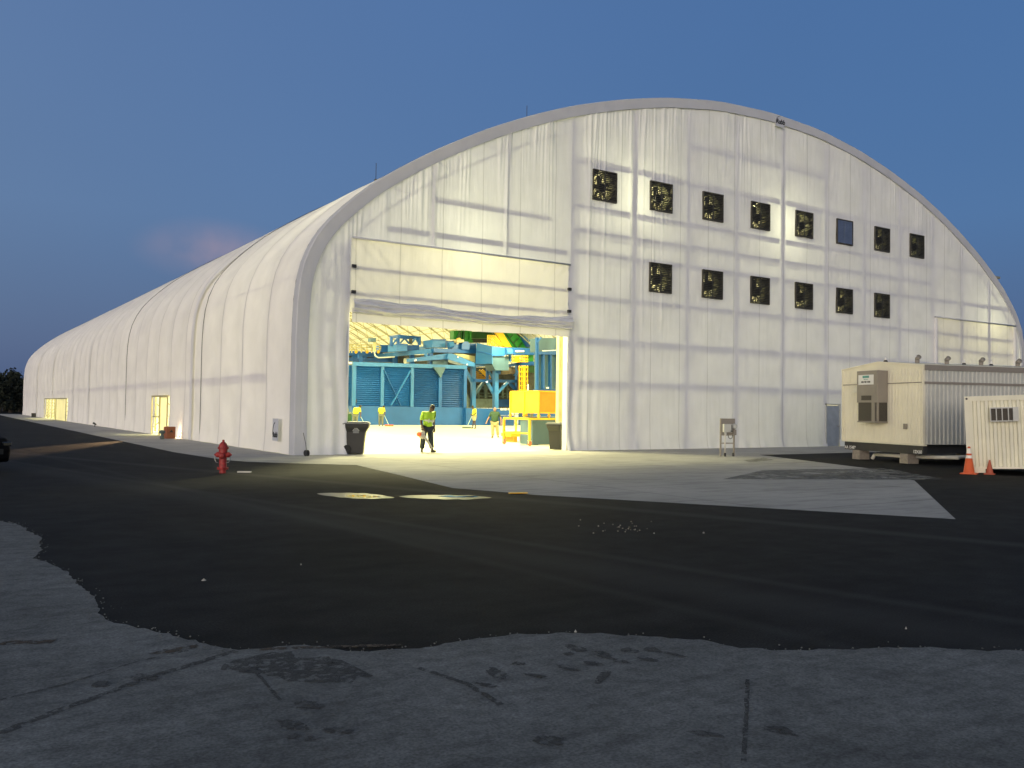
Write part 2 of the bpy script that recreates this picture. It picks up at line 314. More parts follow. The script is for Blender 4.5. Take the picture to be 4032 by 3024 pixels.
# ------------------------------------------------------------------ ground
def concrete_mat(name, c, grid=None, sc=.35, var=.18, fine=.10, rough=.85, marks=None, spec=.25):
    m = bpy.data.materials.new(name); m.use_nodes = True; t = m.node_tree; b = t.nodes['Principled BSDF']; b.inputs['Roughness'].default_value = rough
    b.inputs['Specular IOR Level'].default_value = spec
    tc = t.nodes.new('ShaderNodeTexCoord'); last = None
    def mul(a, bb):
        x = t.nodes.new('ShaderNodeMath'); x.operation = 'MULTIPLY'; t.links.new(a, x.inputs[0]); t.links.new(bb, x.inputs[1]); return x.outputs[0]
    def nz(s, det, lo, hi, st=None, a=.3, e=.7):
        n = t.nodes.new('ShaderNodeTexNoise'); n.inputs['Scale'].default_value = s; n.inputs['Detail'].default_value = det; n.inputs['Roughness'].default_value = .62
        if st:
            mp = t.nodes.new('ShaderNodeMapping'); mp.inputs['Scale'].default_value = st; mp.inputs['Rotation'].default_value = (0, 0, .5); t.links.new(tc.outputs['Object'], mp.inputs[0]); t.links.new(mp.outputs[0], n.inputs[0])
        else: t.links.new(tc.outputs['Object'], n.inputs[0])
        r = t.nodes.new('ShaderNodeMapRange'); t.links.new(n.outputs[0], r.inputs[0]); r.inputs[1].default_value = a; r.inputs[2].default_value = e; r.inputs[3].default_value = lo; r.inputs[4].default_value = hi
        return r.outputs[0], n
    a, n0 = nz(sc, 8, 1-var, 1+var); last = a
    a, n1 = nz(sc*9, 6, 1-fine, 1+fine); last = mul(last, a)
    a, n2 = nz(60, 3, 1-fine*1.4, 1+fine*1.4); last = mul(last, a)
    a, _ = nz(sc*2, 5, .80, 1.0, (1, 5, 1), .38, .5); last = mul(last, a)
    if grid:
        sp = t.nodes.new('ShaderNodeSeparateXYZ'); t.links.new(tc.outputs['Object'], sp.inputs[0])
        for ax, per, off in grid:
            s_ = t.nodes.new('ShaderNodeMath'); s_.operation = 'SUBTRACT'; t.links.new(sp.outputs[ax], s_.inputs[0]); s_.inputs[1].default_value = off
            f = t.nodes.new('ShaderNodeMath'); f.operation = 'PINGPONG'; t.links.new(s_.outputs[0], f.inputs[0]); f.inputs[1].default_value = per/2
            g = t.nodes.new('ShaderNodeMapRange'); t.links.new(f.outputs[0], g.inputs[0]); g.inputs[1].default_value = .015; g.inputs[2].default_value = .03; g.inputs[3].default_value = .62; g.inputs[4].default_value = 1
            last = mul(last, g.outputs[0])
    x = t.nodes.new('ShaderNodeMix'); x.data_type = 'RGBA'; x.blend_type = 'MULTIPLY'; x.inputs[0].default_value = 1; x.inputs[6].default_value = (*c, 1)
    t.links.new(last, x.inputs[7]); fin = x.outputs[2]
    if marks:   # pale dust lines left by wheels: (x0,y0,x1,y1,width,strength)
        ge = t.nodes.new('ShaderNodeSeparateXYZ'); t.links.new(tc.outputs['Object'], ge.inputs[0])
        for (x0, y0, x1, y1, wd, st) in marks:
            L = math.hypot(x1-x0, y1-y0); nx, ny = -(y1-y0)/L, (x1-x0)/L
            dt = t.nodes.new('ShaderNodeVectorMath'); dt.operation = 'DOT_PRODUCT'; t.links.new(tc.outputs['Object'], dt.inputs[0]); dt.inputs[1].default_value = (nx, ny, 0)
            su = t.nodes.new('ShaderNodeMath'); su.operation = 'SUBTRACT'; t.links.new(dt.outputs['Value'], su.inputs[0]); su.inputs[1].default_value = nx*x0+ny*y0
            ab = t.nodes.new('ShaderNodeMath'); ab.operation = 'ABSOLUTE'; t.links.new(su.outputs[0], ab.inputs[0])
            ad = t.nodes.new('ShaderNodeMath'); ad.operation = 'MULTIPLY_ADD'; t.links.new(n1.outputs[0], ad.inputs[0]); ad.inputs[1].default_value = wd*1.2; t.links.new(ab.outputs[0], ad.inputs[2])
            r = t.nodes.new('ShaderNodeMapRange'); r.interpolation_type = 'SMOOTHSTEP'; t.links.new(ad.outputs[0], r.inputs[0]); r.inputs[1].default_value = wd*.6; r.inputs[2].default_value = wd*1.9; r.inputs[3].default_value = st; r.inputs[4].default_value = 0
            px = t.nodes.new('ShaderNodeMix'); px.data_type = 'RGBA'; t.links.new(r.outputs[0], px.inputs[0]); t.links.new(fin, px.inputs[6]); px.inputs[7].default_value = (.06, .06, .06, 1); fin = px.outputs[2]
    t.links.new(fin, b.inputs['Base Color'])
    bp = t.nodes.new('ShaderNodeBump'); bp.inputs['Strength'].default_value = .35; bp.inputs['Distance'].default_value = .008; t.links.new(n2.outputs[0], bp.inputs['Height']); t.links.new(bp.outputs[0], b.inputs['Normal'])
    return m
def ln(a, b, w_, s): p = gd(*a); q = gd(*b); return (p.x, p.y, q.x, q.y, w_, s)
M['asph'] = concrete_mat('asphalt', (.0165, .0172, .0172), sc=.22, var=.35, fine=.42, spec=.12, marks=[
    ln((1160, 1082), (2212, 1178), .28, .45), ln((1270, 1195), (2212, 1345), .16, .32), ln((1100, 1225), (1560, 1335), .14, .22), ln((0, 1000), (420, 1075), .5, .30)])
M['yard'] = concrete_mat('worn_concrete', (.150, .156, .153), sc=.8, var=.26, fine=.26)
M['apron'] = concrete_mat('apron_concrete', (.40, .39, .37), grid=[(0, 6.2, 2.2), (1, 4.6, -.1)], sc=.3, var=.14, fine=.06)
M['floor'] = concrete_mat('floor_concrete', (.56, .54, .42), grid=[(0, 6.2, 2.2), (1, 6.2, 4.4)], sc=.3, var=.05, fine=.04, rough=.45)
M['dirtier'] = concrete_mat('stained_concrete', (.19, .19, .18), sc=.6, var=.2, fine=.1)
M['worn_dirt'] = M['dirtier']
M['far'] = mat('far_grass', (.03, .04, .02), .95)
def worn(m, sc=14, lo=.42, hi=.56):
    t = M[m].node_tree; b = t.nodes['Principled BSDF']; o = t.nodes['Material Output']; tr = t.nodes.new('ShaderNodeBsdfTransparent'); mx_ = t.nodes.new('ShaderNodeMixShader')
    n = t.nodes.new('ShaderNodeTexNoise'); n.inputs['Scale'].default_value = sc; n.inputs['Detail'].default_value = 7; n.inputs['Roughness'].default_value = .7; c = t.nodes.new('ShaderNodeTexCoord'); t.links.new(c.outputs['Object'], n.inputs[0])
    q = t.nodes.new('ShaderNodeMapRange'); t.links.new(n.outputs[0], q.inputs[0]); q.inputs[1].default_value = lo; q.inputs[2].default_value = hi
    t.links.new(q.outputs[0], mx_.inputs[0]); t.links.new(tr.outputs[0], mx_.inputs[1]); t.links.new(b.outputs[0], mx_.inputs[2]); t.links.new(mx_.outputs[0], o.inputs[0])
worn('dirtier', 1.6, .35, .62)
tag(MB().box((-900, -300, -1), (900, 1200, 0)).build('ground', 'asph'), kind='structure')
AP = [(-2.7, 112), (-2.75, 60), (-2.8, 20), (-2.8, 3), (-2.45, -1.9), (-2.1, -2.9), (-1.3, -3.9), (0.22, -5.37), (-.3, -9.1), (-.83, -12.68), (-.45, -13.6), (-.1, -14.59), (3.67, -20.52), (10.6, -15.42), (11.4, -14.2), (13.48, -12.5), (16.82, -5.07), (60, -4.6), (60, -.12), (.2, -.12), (.2, 112)]
sheet('apron_pavement', AP, .006, 'apron')
sheet('hangar_floor', [(.2, -.12), (46.4, -.12), (46.4, 106), (.2, 106)], .006, 'floor')
# darker triangle of dirt on the apron and the patch by the pedestal
sheet('concrete_stain', [gd(1560, 1036)[:2], gd(1650, 1016)[:2], gd(1905, 1012)[:2], gd(2030, 1037)[:2]], .010, 'dirtier')
sheet('concrete_stain', [gd(1700, 1034.5)[:2], gd(1790, 1022)[:2], gd(1925, 1014.5)[:2], gd(2040, 1036.5)[:2]], .014, 'dirtier')
sheet('concrete_patch', [gd(1605, 995)[:2], gd(1650, 989)[:2], gd(1672, 994)[:2], gd(1620, 999)[:2]], .010, 'dirtier')
# worn concrete yard in the foreground, with a ragged edge
edge = [(-260, 1118), (0, 1125), (45, 1135), (90, 1165), (85, 1190), (72, 1207), (150, 1235), (170, 1262), (205, 1290), (212, 1325), (250, 1345), (330, 1365), (420, 1385), (500, 1400), (560, 1404), (640, 1396), (720, 1402), (800, 1406), (905, 1404), (1000, 1385), (1120, 1372), (1250, 1370), (1380, 1374), (1500, 1385), (1600, 1403), (1700, 1410), (1800, 1403), (1900, 1398), (2212, 1408), (2700, 1425)]
pts = [gd(*e) for e in edge]; fine = []
for a, b in zip(pts[:-1], pts[1:]):
    n = max(2, int((b-a).length/.05))
    for i in range(n):
        p = a.lerp(b, i/n); q = noise.noise(p*1.7)*.07 + noise.noise(p*6)*.045 + noise.noise(p*17)*.035
        fine.append((p.x+q*.55, p.y+q*.85))
fine.append(pts[-1][:2])
sheet('concrete_yard', fine + [(20, -60), (-60, -60), (-60, -12)], .005, 'yard')

def blob(cx, cy, L, W_, ang, seed, n=70):
    rs = []
    for i in range(n):
        t = 2*math.pi*i/n; k = 1 + .35*noise.noise(Vector((math.cos(t)*1.3+seed, math.sin(t)*1.3, seed*.7))) + .28*noise.noise(Vector((math.cos(t)*5+seed, math.sin(t)*5, 2))) + .22*noise.noise(Vector((math.cos(t)*14+seed, math.sin(t)*14, 2)))
        x, y = L*math.cos(t)*k, W_*math.sin(t)*k
        rs.append((cx+x*math.cos(ang)-y*math.sin(ang), cy+x*math.sin(ang)+y*math.cos(ang)))
    return rs
worn('mud'); worn('mud2')
def decals(name, blobs, z, m):
    me = bpy.data.meshes.new(name); b = bmesh.new()
    for bl in blobs:
        f = b.faces.new([b.verts.new((p[0], p[1], z)) for p in bl]); f.normal_update()
        if f.normal.z < 0: f.normal_flip()
    bmesh.ops.triangulate(b, faces=b.faces); b.to_mesh(me); b.free(); me.materials.append(M[m])
    o = bpy.data.objects.new(name, me); col.objects.link(o); return tag(o, kind='stuff')
def seg_blob(a, b, wpx, seed):
    p = gd(*a); q = gd(*b); c = (p+q)/2; L = (q-p).length/2
    return blob(c.x, c.y, L, wpx, math.atan2(q.y-p.y, q.x-p.x), seed)
tb = []
for i, (a, b, w_) in enumerate([((1228, 1395), (1262, 1412), .05), ((1218, 1412), (1238, 1417), .04), ((1205, 1440), (1255, 1452), .035), ((1262, 1432), (1300, 1440), .04), ((1285, 1408), (1315, 1424), .05),
    ((1320, 1425), (1360, 1437), .035), ((1345, 1402), (1372, 1413), .05), ((1375, 1420), (1420, 1432), .035), ((1395, 1400), (1425, 1412), .045), ((1435, 1412), (1480, 1422), .03),
    ((1315, 1452), (1290, 1478), .03), ((1135, 1458), (1185, 1468), .03), ((1060, 1445), (1090, 1470), .05), ((1025, 1478), (1075, 1488), .03), ((1110, 1440), (1130, 1432), .04), ((560, 1440), (530, 1455), .05), ((610, 1560), (660, 1580), .05),
    ((620, 1592), (690, 1600), .04), ((700, 1578), (760, 1585), .04), ((290, 1460), (330, 1475), .06), ((205, 1475), (235, 1485), .05), ((640, 1520), (690, 1535), .06), ((1490, 1585), (1560, 1592), .03), ((1640, 1572), (1720, 1590), .05), ((1150, 1600), (1220, 1606), .06)]):
    tb.append(seg_blob(a, b, w_, i*3.1))
decals('mud_stain', tb, .009, 'mud')
def streak(pts, w_, seed):
    P_ = [gd(*p) for p in pts]; L_, R_ = [], []
    for i in range(len(P_)-1):
        a, b = P_[i], P_[i+1]; n = max(3, int((b-a).length/.04)); d = (b-a).normalized(); nn = Vector((-d.y, d.x, 0))
        for k in range(n):
            p = a.lerp(b, k/n); 
            L_.append((p + nn*w_*(1+.5*noise.noise(p*9+Vector((seed, 0, 0)))+.4*noise.noise(p*30)))[:2]); R_.append((p - nn*w_*(1+.5*noise.noise(p*9+Vector((0, seed, 0)))+.4*noise.noise(p*31)))[:2])
    return L_ + R_[::-1]
decals('tyre_streak', [streak([(-5, 1588), (120, 1540), (290, 1478), (400, 1442), (520, 1405)], .028, 1), streak([(0, 1515), (150, 1478), (300, 1430), (420, 1405)], .010, 5),
    streak([(1615, 1470), (1612, 1560), (1605, 1659)], .012, 3), streak([(905, 1445), (1010, 1480), (1090, 1530)], .020, 8),
    streak([(545, 1445), (575, 1480), (610, 1520)], .010, 4)], .008, 'mud')
decals('tread_mud', [streak([(0, 1392), (60, 1389), (130, 1388)], .045, 9), blob(*gd(385, 1405)[:2], .16, .05, .2, 3), streak([(560, 1405), (700, 1400), (880, 1395)], .03, 2)], .0085, 'mud2')
decals('smooth_patch', [streak([(545, 1420), (600, 1440), (700, 1455), (780, 1440)], .22, 7)], .0075, 'mud')

# crumbled stones along the ragged edge
b = MB(); rg2 = random.Random(4)
for i in range(420):
    p = fine[rg2.randrange(len(fine))]; sz = rg2.uniform(.003, .008); b.sphere((p[0]+rg2.gauss(0, .05), p[1]+rg2.gauss(0, .05), .005+sz*.4), sz, 5, (1, 1, .7))
tag(b.build('edge_gravel', 'yard'), 'loose crumbs of concrete along the ragged pavement edge', 'gravel', kind='stuff')
# puddles
M['water'] = mat('puddle_water', (.02, .02, .02), .03, spec=.9, var=0); M['water'].node_tree.nodes['Principled BSDF'].inputs['IOR'].default_value = 1.6
def puddle(cs, seed, w0):
    L_, R_ = [], []; P_ = [gd(*c) for c in cs]; N = 60
    a, b = P_[0], P_[-1]
    for i in range(N+1):
        t = i/N; p = a.lerp(b, t); wd = w0*math.sin(math.pi*max(.001, min(.999, t)))**.7*(1+.35*noise.noise(Vector((t*6, seed, 0))))
        L_.append((p + Vector((.55, .83, 0))*wd)[:2]); R_.append((p - Vector((.55, .83, 0))*wd)[:2])
    return L_ + R_[::-1]
M['damp'] = mat('damp_asphalt', (.010, .010, .010), .32, var=.3, scale=4, spec=.5)
sheet('damp_margin', puddle([(685, 1067), (852, 1076)], 3, .46), .0075, 'damp')
sheet('damp_margin', puddle([(862, 1073), (1062, 1076)], 5, .42), .0075, 'damp')
sheet('puddle_water', puddle([(742, 1071.5), (822, 1074.5)], 2, .20), .0095, 'water')
sheet('puddle_water', puddle([(945, 1072.5), (1035, 1074)], 6, .18), .0095, 'water')

# ------------------------------------------------------------------ hangar
W_H, L_H, HT, XS = 46.5, 106.0, 15.82, .28
_ar = [(.3, 0), (.3, 4.4), (.33, 5.2), (.40, 6.0), (.60, 6.7), (.95, 7.35), (1.3, 7.85), (1.92, 8.45), (2.84, 9.3), (4.07, 10.15), (5.35, 10.95), (7.49, 12.1), (9.59, 13.05), (11.54, 13.8), (14, 14.55), (16.6, 15.17), (19.7, 15.65), (23.25, 15.82)]
_full = _ar + [(W_H-x, z) for x, z in _ar[-2::-1]]
def smooth_curve(P, n):
    P = np.array(P, float); s = np.r_[0, np.cumsum(np.hypot(*np.diff(P, axis=0).T))]; u = np.linspace(0, s[-1], 600)
    X = np.interp(u, s, P[:, 0]); Z = np.interp(u, s, P[:, 1]); k = np.hanning(27); k /= k.sum()
    Xp = np.convolve(np.r_[[X[0]]*13, X, [X[-1]]*13], k, 'valid'); Zp = np.convolve(np.r_[2*Z[0]-Z[13:0:-1], Z, 2*Z[-1]-Z[-2:-15:-1]], k, 'valid')
    return Xp, Zp, u
AX, AZ, AU = smooth_curve(_full, 600)
def arch_pts(off=0, n=72):
    """points of the arch, moved inward by off"""
    tx = np.gradient(AX); tz = np.gradient(AZ); l = np.hypot(tx, tz); nx, nz_ = tz/l, -tx/l
    X = AX+nx*off; Z = AZ+nz_*off; i = np.linspace(0, len(AX)-1, n); return np.interp(i, range(len(AX)), X), np.interp(i, range(len(AX)), Z)
_tx, _tz = arch_pts(.37, 600)
_m = (_tz > 3)
def ztop(x): return np.interp(x, _tx[_m], _tz[_m], left=0, right=0)
hangar = thing('fabric_hangar', (0, 0, 0), 'huge white translucent fabric hangar with curved roof, glowing from inside', 'hangar')
RIBS = [3.0+3.06*k for k in range(34)]
# roof membrane
seg = 8; yy = []
edges = [.35] + RIBS + [L_H]
for a, b in zip(edges[:-1], edges[1:]): yy += [a+(b-a)*i/seg for i in range(seg)]
yy.append(L_H)
for v in (18.55, 20.3, 22.3, 59.5, 67.1, 77.7):
    yy[min(range(len(yy)), key=lambda i: abs(yy[i]-v))] = v
yy = np.array(yy)
ax, az = arch_pts(0, 110)
j2 = int(np.argmin(abs(az[:40]-2.02))); az[j2] = 2.02; az[0] = 0; az[-1] = 0
tx = np.gradient(ax); tz = np.gradient(az); l = np.hypot(tx, tz); nx, nz_ = tz/l, -tx/l
rb = np.array(edges)
k = np.clip(np.searchsorted(rb, yy, 'right')-1, 0, len(rb)-2); u = (yy-rb[k])/(rb[k+1]-rb[k])
sag = np.sin(np.pi*np.clip(u, 0, 1))
arcw = np.clip(np.minimum(np.arange(110), 109-np.arange(110))/14., .5, 1)
X = ax[None, :]+nx[None, :]*sag[:, None]*.15*arcw[None, :]; Z = az[None, :]+nz_[None, :]*sag[:, None]*.15*arcw[None, :]; Yg = np.repeat(yy[:, None], 110, 1)
for i in range(len(yy)):
    for j in list(range(0, 24)):
        h = Z[i, j]; X[i, j] += .035*noise.noise(Vector((yy[i]*.9, h*.5, 4))) - (.05*max(0, 1-h/.9))*(1+noise.noise(Vector((yy[i]*1.4, 0, 9))))
def keep(i, j):
    if j < j2 and (18.54 < yy[i] < 22.25 or 59.4 < yy[i] < 77.6): return False
    return True
FS = lambda y: .02*(y/100)**2+.03*(y/100)
Z = Z + np.maximum(0, Z-2.1)*FS(Yg)
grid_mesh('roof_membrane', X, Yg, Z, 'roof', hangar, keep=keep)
# thin bright door panels on the long side
def side_panel(name, y0, y1, m, x=XS-.03, z=2.0):
    MB().box((x, y0, .02), (x+.02, y1, z)).build(name, m, hangar)
side_panel('side_door_panel', 18.6, 20.25, 'thin'); side_panel('side_door_panel', 59.6, 67.0, 'thin')
def side_frame(ys, m):
    f = MB(); xx = XS-.05
    for y in ys: f.bar((xx, y, 0), (xx, y, 2.0), .06, .06)
    f.bar((xx, ys[0]-.03, 2.04), (xx, ys[-1]+.03, 2.04), .08, .08); f.build('side_door_frame', m, hangar)
side_frame((18.55, 20.3, 22.3), 'cream'); side_frame((59.5, 67.05, 77.7), 'galv')
b = MB().bar((XS-.02, 20.4, .95), (XS-.02, 22.2, .95), .04, .05); b.build('push_bar', 'galv', hangar)
# rear wall
gx = np.linspace(.32, W_H-.32, 60); zt = np.interp(gx, ax[az > 0.01], az[az > 0.01]); zt = zt + np.maximum(0, zt-2.1)*FS(101); t_ = np.linspace(0, 1, 12)
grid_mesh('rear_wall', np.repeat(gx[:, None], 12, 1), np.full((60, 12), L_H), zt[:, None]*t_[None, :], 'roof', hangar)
# pale, more translucent strips; lace lines over the seams of the membrane
def arch_strip(name, y0, y1, off, m, r=None):
    X_, Z_ = arch_pts(-off, 100); Z_ = Z_ + np.maximum(0, Z_-2.1)*FS(y0)
    if r:
        b = MB(); b.path([(x, y0, z) for x, z in zip(X_, Z_)][:58], r, 5); return b.build(name, m, hangar)
    return grid_mesh(name, np.stack([X_, X_]), np.stack([np.full(100, y0), np.full(100, y1)]), np.stack([Z_, Z_]), m, hangar)
for y in (13.7, 46.1, 55.5, 71.6, 87.4): arch_strip('pale_strip', y, y+.5, .03, 'strip')
for y in (.33, 12.18, 30.54): arch_strip('lace_line', y, y, .02, 'ink', .011 if y > 1 else .013)
# corner flashing round the front edge
bo, bi = arch_pts(-.03, 140), arch_pts(.40, 140)
X = np.stack([bo[0], bo[0], (bo[0]*.95+bi[0]*.05), bi[0], bi[0]]); Z = np.stack([bo[1], bo[1], bo[1]*.95+bi[1]*.05, bi[1], bi[1]])
Z = np.clip(Z, 0, 99)
Yc = np.stack([np.full(140, .34), np.full(140, -.07), np.full(140, -.11), np.full(140, -.12), np.full(140, -.02)])
for j in range(140):
    Yc[2:4, j] += .02*noise.noise(Vector((j*.9, 0, 0)))
grid_mesh('edge_flashing', X, Yc, Z, 'band', hangar, smooth=False)
# end wall cloth
COLS = [11.48, 14.73, 17.79, 20.89, 24.05, 27.2, 30.28, 33.36, 36.42, 39.33, 42.2]
FANW, FZU, FZL = 1.26, 10.18, 6.69
FU = [12.55+3.113*i for i in range(8)]; FLW = FU[1:7]
holes = [(2.17, 11.42, -1, 7.38), (36.72, 45.0, -1, 7.05)] + [(x, x+FANW, FZU, FZU+FANW) for x in FU] + [(x, x+FANW, FZL, FZL+FANW) for x in FLW] + [(27.43, 28.40, -1, 2.06)]
rng = random.Random(3)
folds = []
for c_ in range(46):
    cx = rng.uniform(1.2, 17.8) if c_ < 30 else rng.uniform(18, 45); L0 = rng.uniform(.5, 2.2) if rng.random() < .7 else rng.uniform(2.5, 5); k0 = rng.randint(2, 7); fan_ = rng.uniform(-.12, .12)
    for q in range(k0): folds.append((cx+q*rng.uniform(.09, .17), rng.uniform(.02, .055)*(1 if c_ < 30 else .6), rng.uniform(.025, .05), L0*rng.uniform(.6, 1.1), fan_*(q/k0-.3)))
for x in (12.42, 14.6, 15.3, 15.9, 16.4, 13.2, 8.43, 5.35): folds.append((x, .05, .06, 8, 0))
def wall_disp(x, z, zt, base=True):
    d = 0*x
    for (xf, A, wd, L, sl) in folds:
        m_ = abs(x-xf) < .9
        if not m_.any(): continue
        dep = zt[m_]-z[m_]; d[m_] -= A*np.exp(-((x[m_]-xf-sl*dep)/wd)**2)*np.exp(-(dep/L)**2)
    cc = np.array([.5]+COLS+[46]); kk = np.clip(np.searchsorted(cc, x)-1, 0, len(cc)-2); uu = (x-cc[kk])/(cc[kk+1]-cc[kk])
    d -= .03*np.sin(np.pi*np.clip(uu, 0, 1))
    return d
def linspace_with(a, b, step, extra):
    v = list(np.arange(a, b, step)) + [b]
    for e in extra:
        if a < e < b: v[min(range(len(v)), key=lambda i: abs(v[i]-e))] = e
    return np.array(sorted(set(v)))
ex = [h[0] for h in holes]+[h[1] for h in holes]; ez = [h[2] for h in holes if h[2] > 0]+[h[3] for h in holes]
xs = linspace_with(.72, W_H-.72, .045, ex); zs = linspace_with(0, 15.6, .2, ez)
XX, ZZ = np.meshgrid(xs, zs, indexing='ij'); ZT = ztop(XX.ravel()).reshape(XX.shape)
ZC = np.minimum(ZZ, ZT)
DY = wall_disp(XX.ravel(), ZC.ravel(), ZT.ravel()).reshape(XX.shape)
nb = np.array([[noise.noise(Vector((x*1.1, z*1.1, 0))) + .6*noise.noise(Vector((x*3.5, z*1.2, 5))) for z in zs] for x in xs])
nfl = np.array([noise.noise(Vector((x*2.3, 0, 3))) + .7*abs(noise.noise(Vector((x*.33, 7, 3)))) for x in xs])
DY += nb*.018 - np.exp(-ZC/.28)[:, :]*(.08+.10*nfl[:, None])
# gathered folds beside the big opening
for sx, dr in ((2.17, -1), (11.42, 1)):
    q = (XX-sx)*dr; msk = (q > 0) & (q < 2.0) & (ZC < 6)
    DY += np.where(msk, -.05*np.sin(q*13+ZC*.25*dr+np.sin(ZC*1.3))*np.exp(-q/.8)*np.clip((6-ZC)/3, 0, 1), 0)
def keepw(i, j):
    xc = (xs[i]+xs[i+1])/2; zc = (zs[j]+zs[j+1])/2
    if zs[j] >= ztop(xc): return False
    for h in holes:
        if h[0] < xc < h[1] and h[2] < zc < h[3]: return False
    return True
grid_mesh('end_wall', XX, DY, ZC, 'wall', hangar, keep=keepw)
# frame behind the cloth: columns, rails, arch trusses
for i, x in enumerate(COLS):
    MB().box((x+.02, .05, 0), (x+.26, .28, float(ztop(x))-.15)).build('end_column', 'galv', hangar)
def rail(x0, x1, z, h=.20, y=.03):
    MB().box((x0, y, z-h/2), (x1, y+.12, z+h/2)).build('wall_rail', 'galv', hangar)
def edge_x(z):
    mm = _tx < 23; xl = float(np.interp(z, _tz[mm], _tx[mm])) if z > 4 else .72; return xl+.5, W_H-xl-.5
for z, h in ((2.72, .24), (4.45, .26), (6.2, .2), (8.0, .2), (8.87, .2), (9.85, .18), (11.62, .16)):
    xs_ = [11.5]+COLS[1:-3]+[36.42]
    for a, b in zip(xs_[:-1], xs_[1:]):
        if b < edge_x(z)[1]: rail(a+.3, b-.1, z, h)
for a, b in ((17.79, 20.89), (20.89, 24.05), (24.05, 27.2)): rail(a+.3, b-.1, 13.3, .2)
rail(3.6, 5.2, 7.87, .2); rail(5.5, 8.3, 7.87, .2); rail(8.55, 11.3, 7.87, .2); rail(5.45, 10.5, 9.1, .15); rail(36.8, 38.9, 8.0, .18); rail(39.6, 44.6, 8.0, .2); rail(36.8, 43.6, 9.9, .12)
for x in (5.32, 8.42): MB().box((x, .05, 7.5), (x+.1, .2, float(ztop(x))-.2)).build('end_column', 'galv', hangar)
# arch trusses
def truss_mesh():
    b = MB(); xo, zo = arch_pts(.14, 62); xi, zi = arch_pts(1.15, 62)
    for j in range(61):
        b.tube((xo[j], 0, zo[j]), (xo[j+1], 0, zo[j+1]), .055, n=6, caps=False); b.tube((xi[j], 0, zi[j]), (xi[j+1], 0, zi[j+1]), .05, n=6, caps=False)
        if j % 2 == 0: b.tube((xo[j], 0, zo[j]), (xi[j+1], 0, zi[j+1]), .028, n=5, caps=False); b.tube((xi[j+1], 0, zi[j+1]), (xo[min(j+2, 61)], 0, zo[min(j+2, 61)]), .028, n=5, caps=False)
    return b
tr0 = truss_mesh().build('arch_truss', 'galv', hangar, smooth=True); tr0.location = (0, .32, 0)
for y in RIBS:
    c = tr0.copy(); col.objects.link(c); c.parent = hangar; c.location = (0, y, 0); c.scale = (1, 1, 1+FS(y)*.85)
# purlin tubes and cross bracing between trusses
for j in range(6, 62, 6):
    xo, zo = arch_pts(.50, 62); b = MB(); b.tube((xo[j], .3, zo[j]), (xo[j], 103.5, zo[j]), .04, n=5); b.build('purlin', 'galv', hangar)
xi, zi = arch_pts(.5, 62)
for q, k0 in enumerate(range(1, 31, 3)):
    b = MB()
    for j in range(4, 56, 8):
        b.tube((xi[j], RIBS[k0], zi[j]), (xi[j+8], RIBS[k0+1], zi[j+8]), .02, n=4, caps=False); b.tube((xi[j+8], RIBS[k0], zi[j+8]), (xi[j], RIBS[k0+1], zi[j]), .02, n=4, caps=False)
    b.build('cross_brace', 'galv', hangar)
# side rail along the long wall
for y0, y1 in zip(RIBS[:-1], RIBS[1:]): MB().box((XS+.16, y0+.2, 2.62), (XS+.30, y1-.2, 2.84)).build('side_rail', 'galv', hangar)
# door columns: latticed, one beside each jamb
def lattice(x0, x1, y, z1_, name='door_column', r=.05):
    b = MB().tube((x0, y, 0), (x0, y, z1_), r).tube((x1, y, 0), (x1, y, z1_), r); n = int(z1_/1.05)
    for i in range(n):
        z = .4+i*1.05; b.box((x0, y-.03, z), (x1, y+.03, z+.3) if r < .06 else (x1, y+.03, z+.05))
        if r >= .06: b.tube((x0, y, z), (x1, y, z+1.05), .025)
    return b.build(name, 'galv', hangar)
lattice(1.5, 1.95, .30, 7.2)
c0 = hit(2205, 1500, 1, 1.9)
b = MB().box((c0.x-.13, 1.8, .01), (c0.x+.07, 2.0, 7.5)); 
for i in range(9):
    z = .35+i*.72; b.tube((c0.x+.1, 1.9, z), (c0.x+.62, 1.9, z), .03); b.tube((c0.x+.1, 1.9, z), (c0.x+.62, 1.9, z+.7), .03)
b.box((c0.x+.58, 1.83, .01), (c0.x+.7, 1.97, 7.5)); b.build('door_column', 'cream', hangar)
MB().box((2.02, .0, .01), (2.15, .25, 7.2)).build('door_jamb', 'band', hangar)
MB().box((11.43, .0, .01), (11.5, .30, 7.4)).build('door_jamb', 'band', hangar)
MB().tube((2.2, -.10, 7.40), (11.45, -.10, 7.40), .035).build('header_pipe', 'band', hangar, smooth=True)
# upper door cloth
def door_cloth(x0, x1, z0, z1_, y0, name='door_cloth', keepd=None, sd=0):
    xs = np.arange(x0, x1+.01, .07); zs = np.linspace(z0, z1_, int((z1_-z0)/.1)+2); XX, ZZ = np.meshgrid(xs, zs, indexing='ij'); D_ = np.zeros_like(XX)
    for i in range(len(xs)):
        for j in range(len(zs)):
            x, z = xs[i], zs[j]; dl, dr = x-x0, x1-x
            D_[i, j] = -.02*noise.noise(Vector((x*.8, z*1.4, sd))) - .045*math.exp(-dl/1.8)*noise.noise(Vector(((x+z)*4.2, (x-z)*.5, 2+sd))) - .045*math.exp(-dr/1.8)*noise.noise(Vector(((x-z)*4.2, (x+z)*.5, 8+sd))) - .02*noise.noise(Vector((x*4, z*.8, 12+sd)))
    return grid_mesh(name, XX, D_+y0, ZZ, 'door_cloth', hangar)
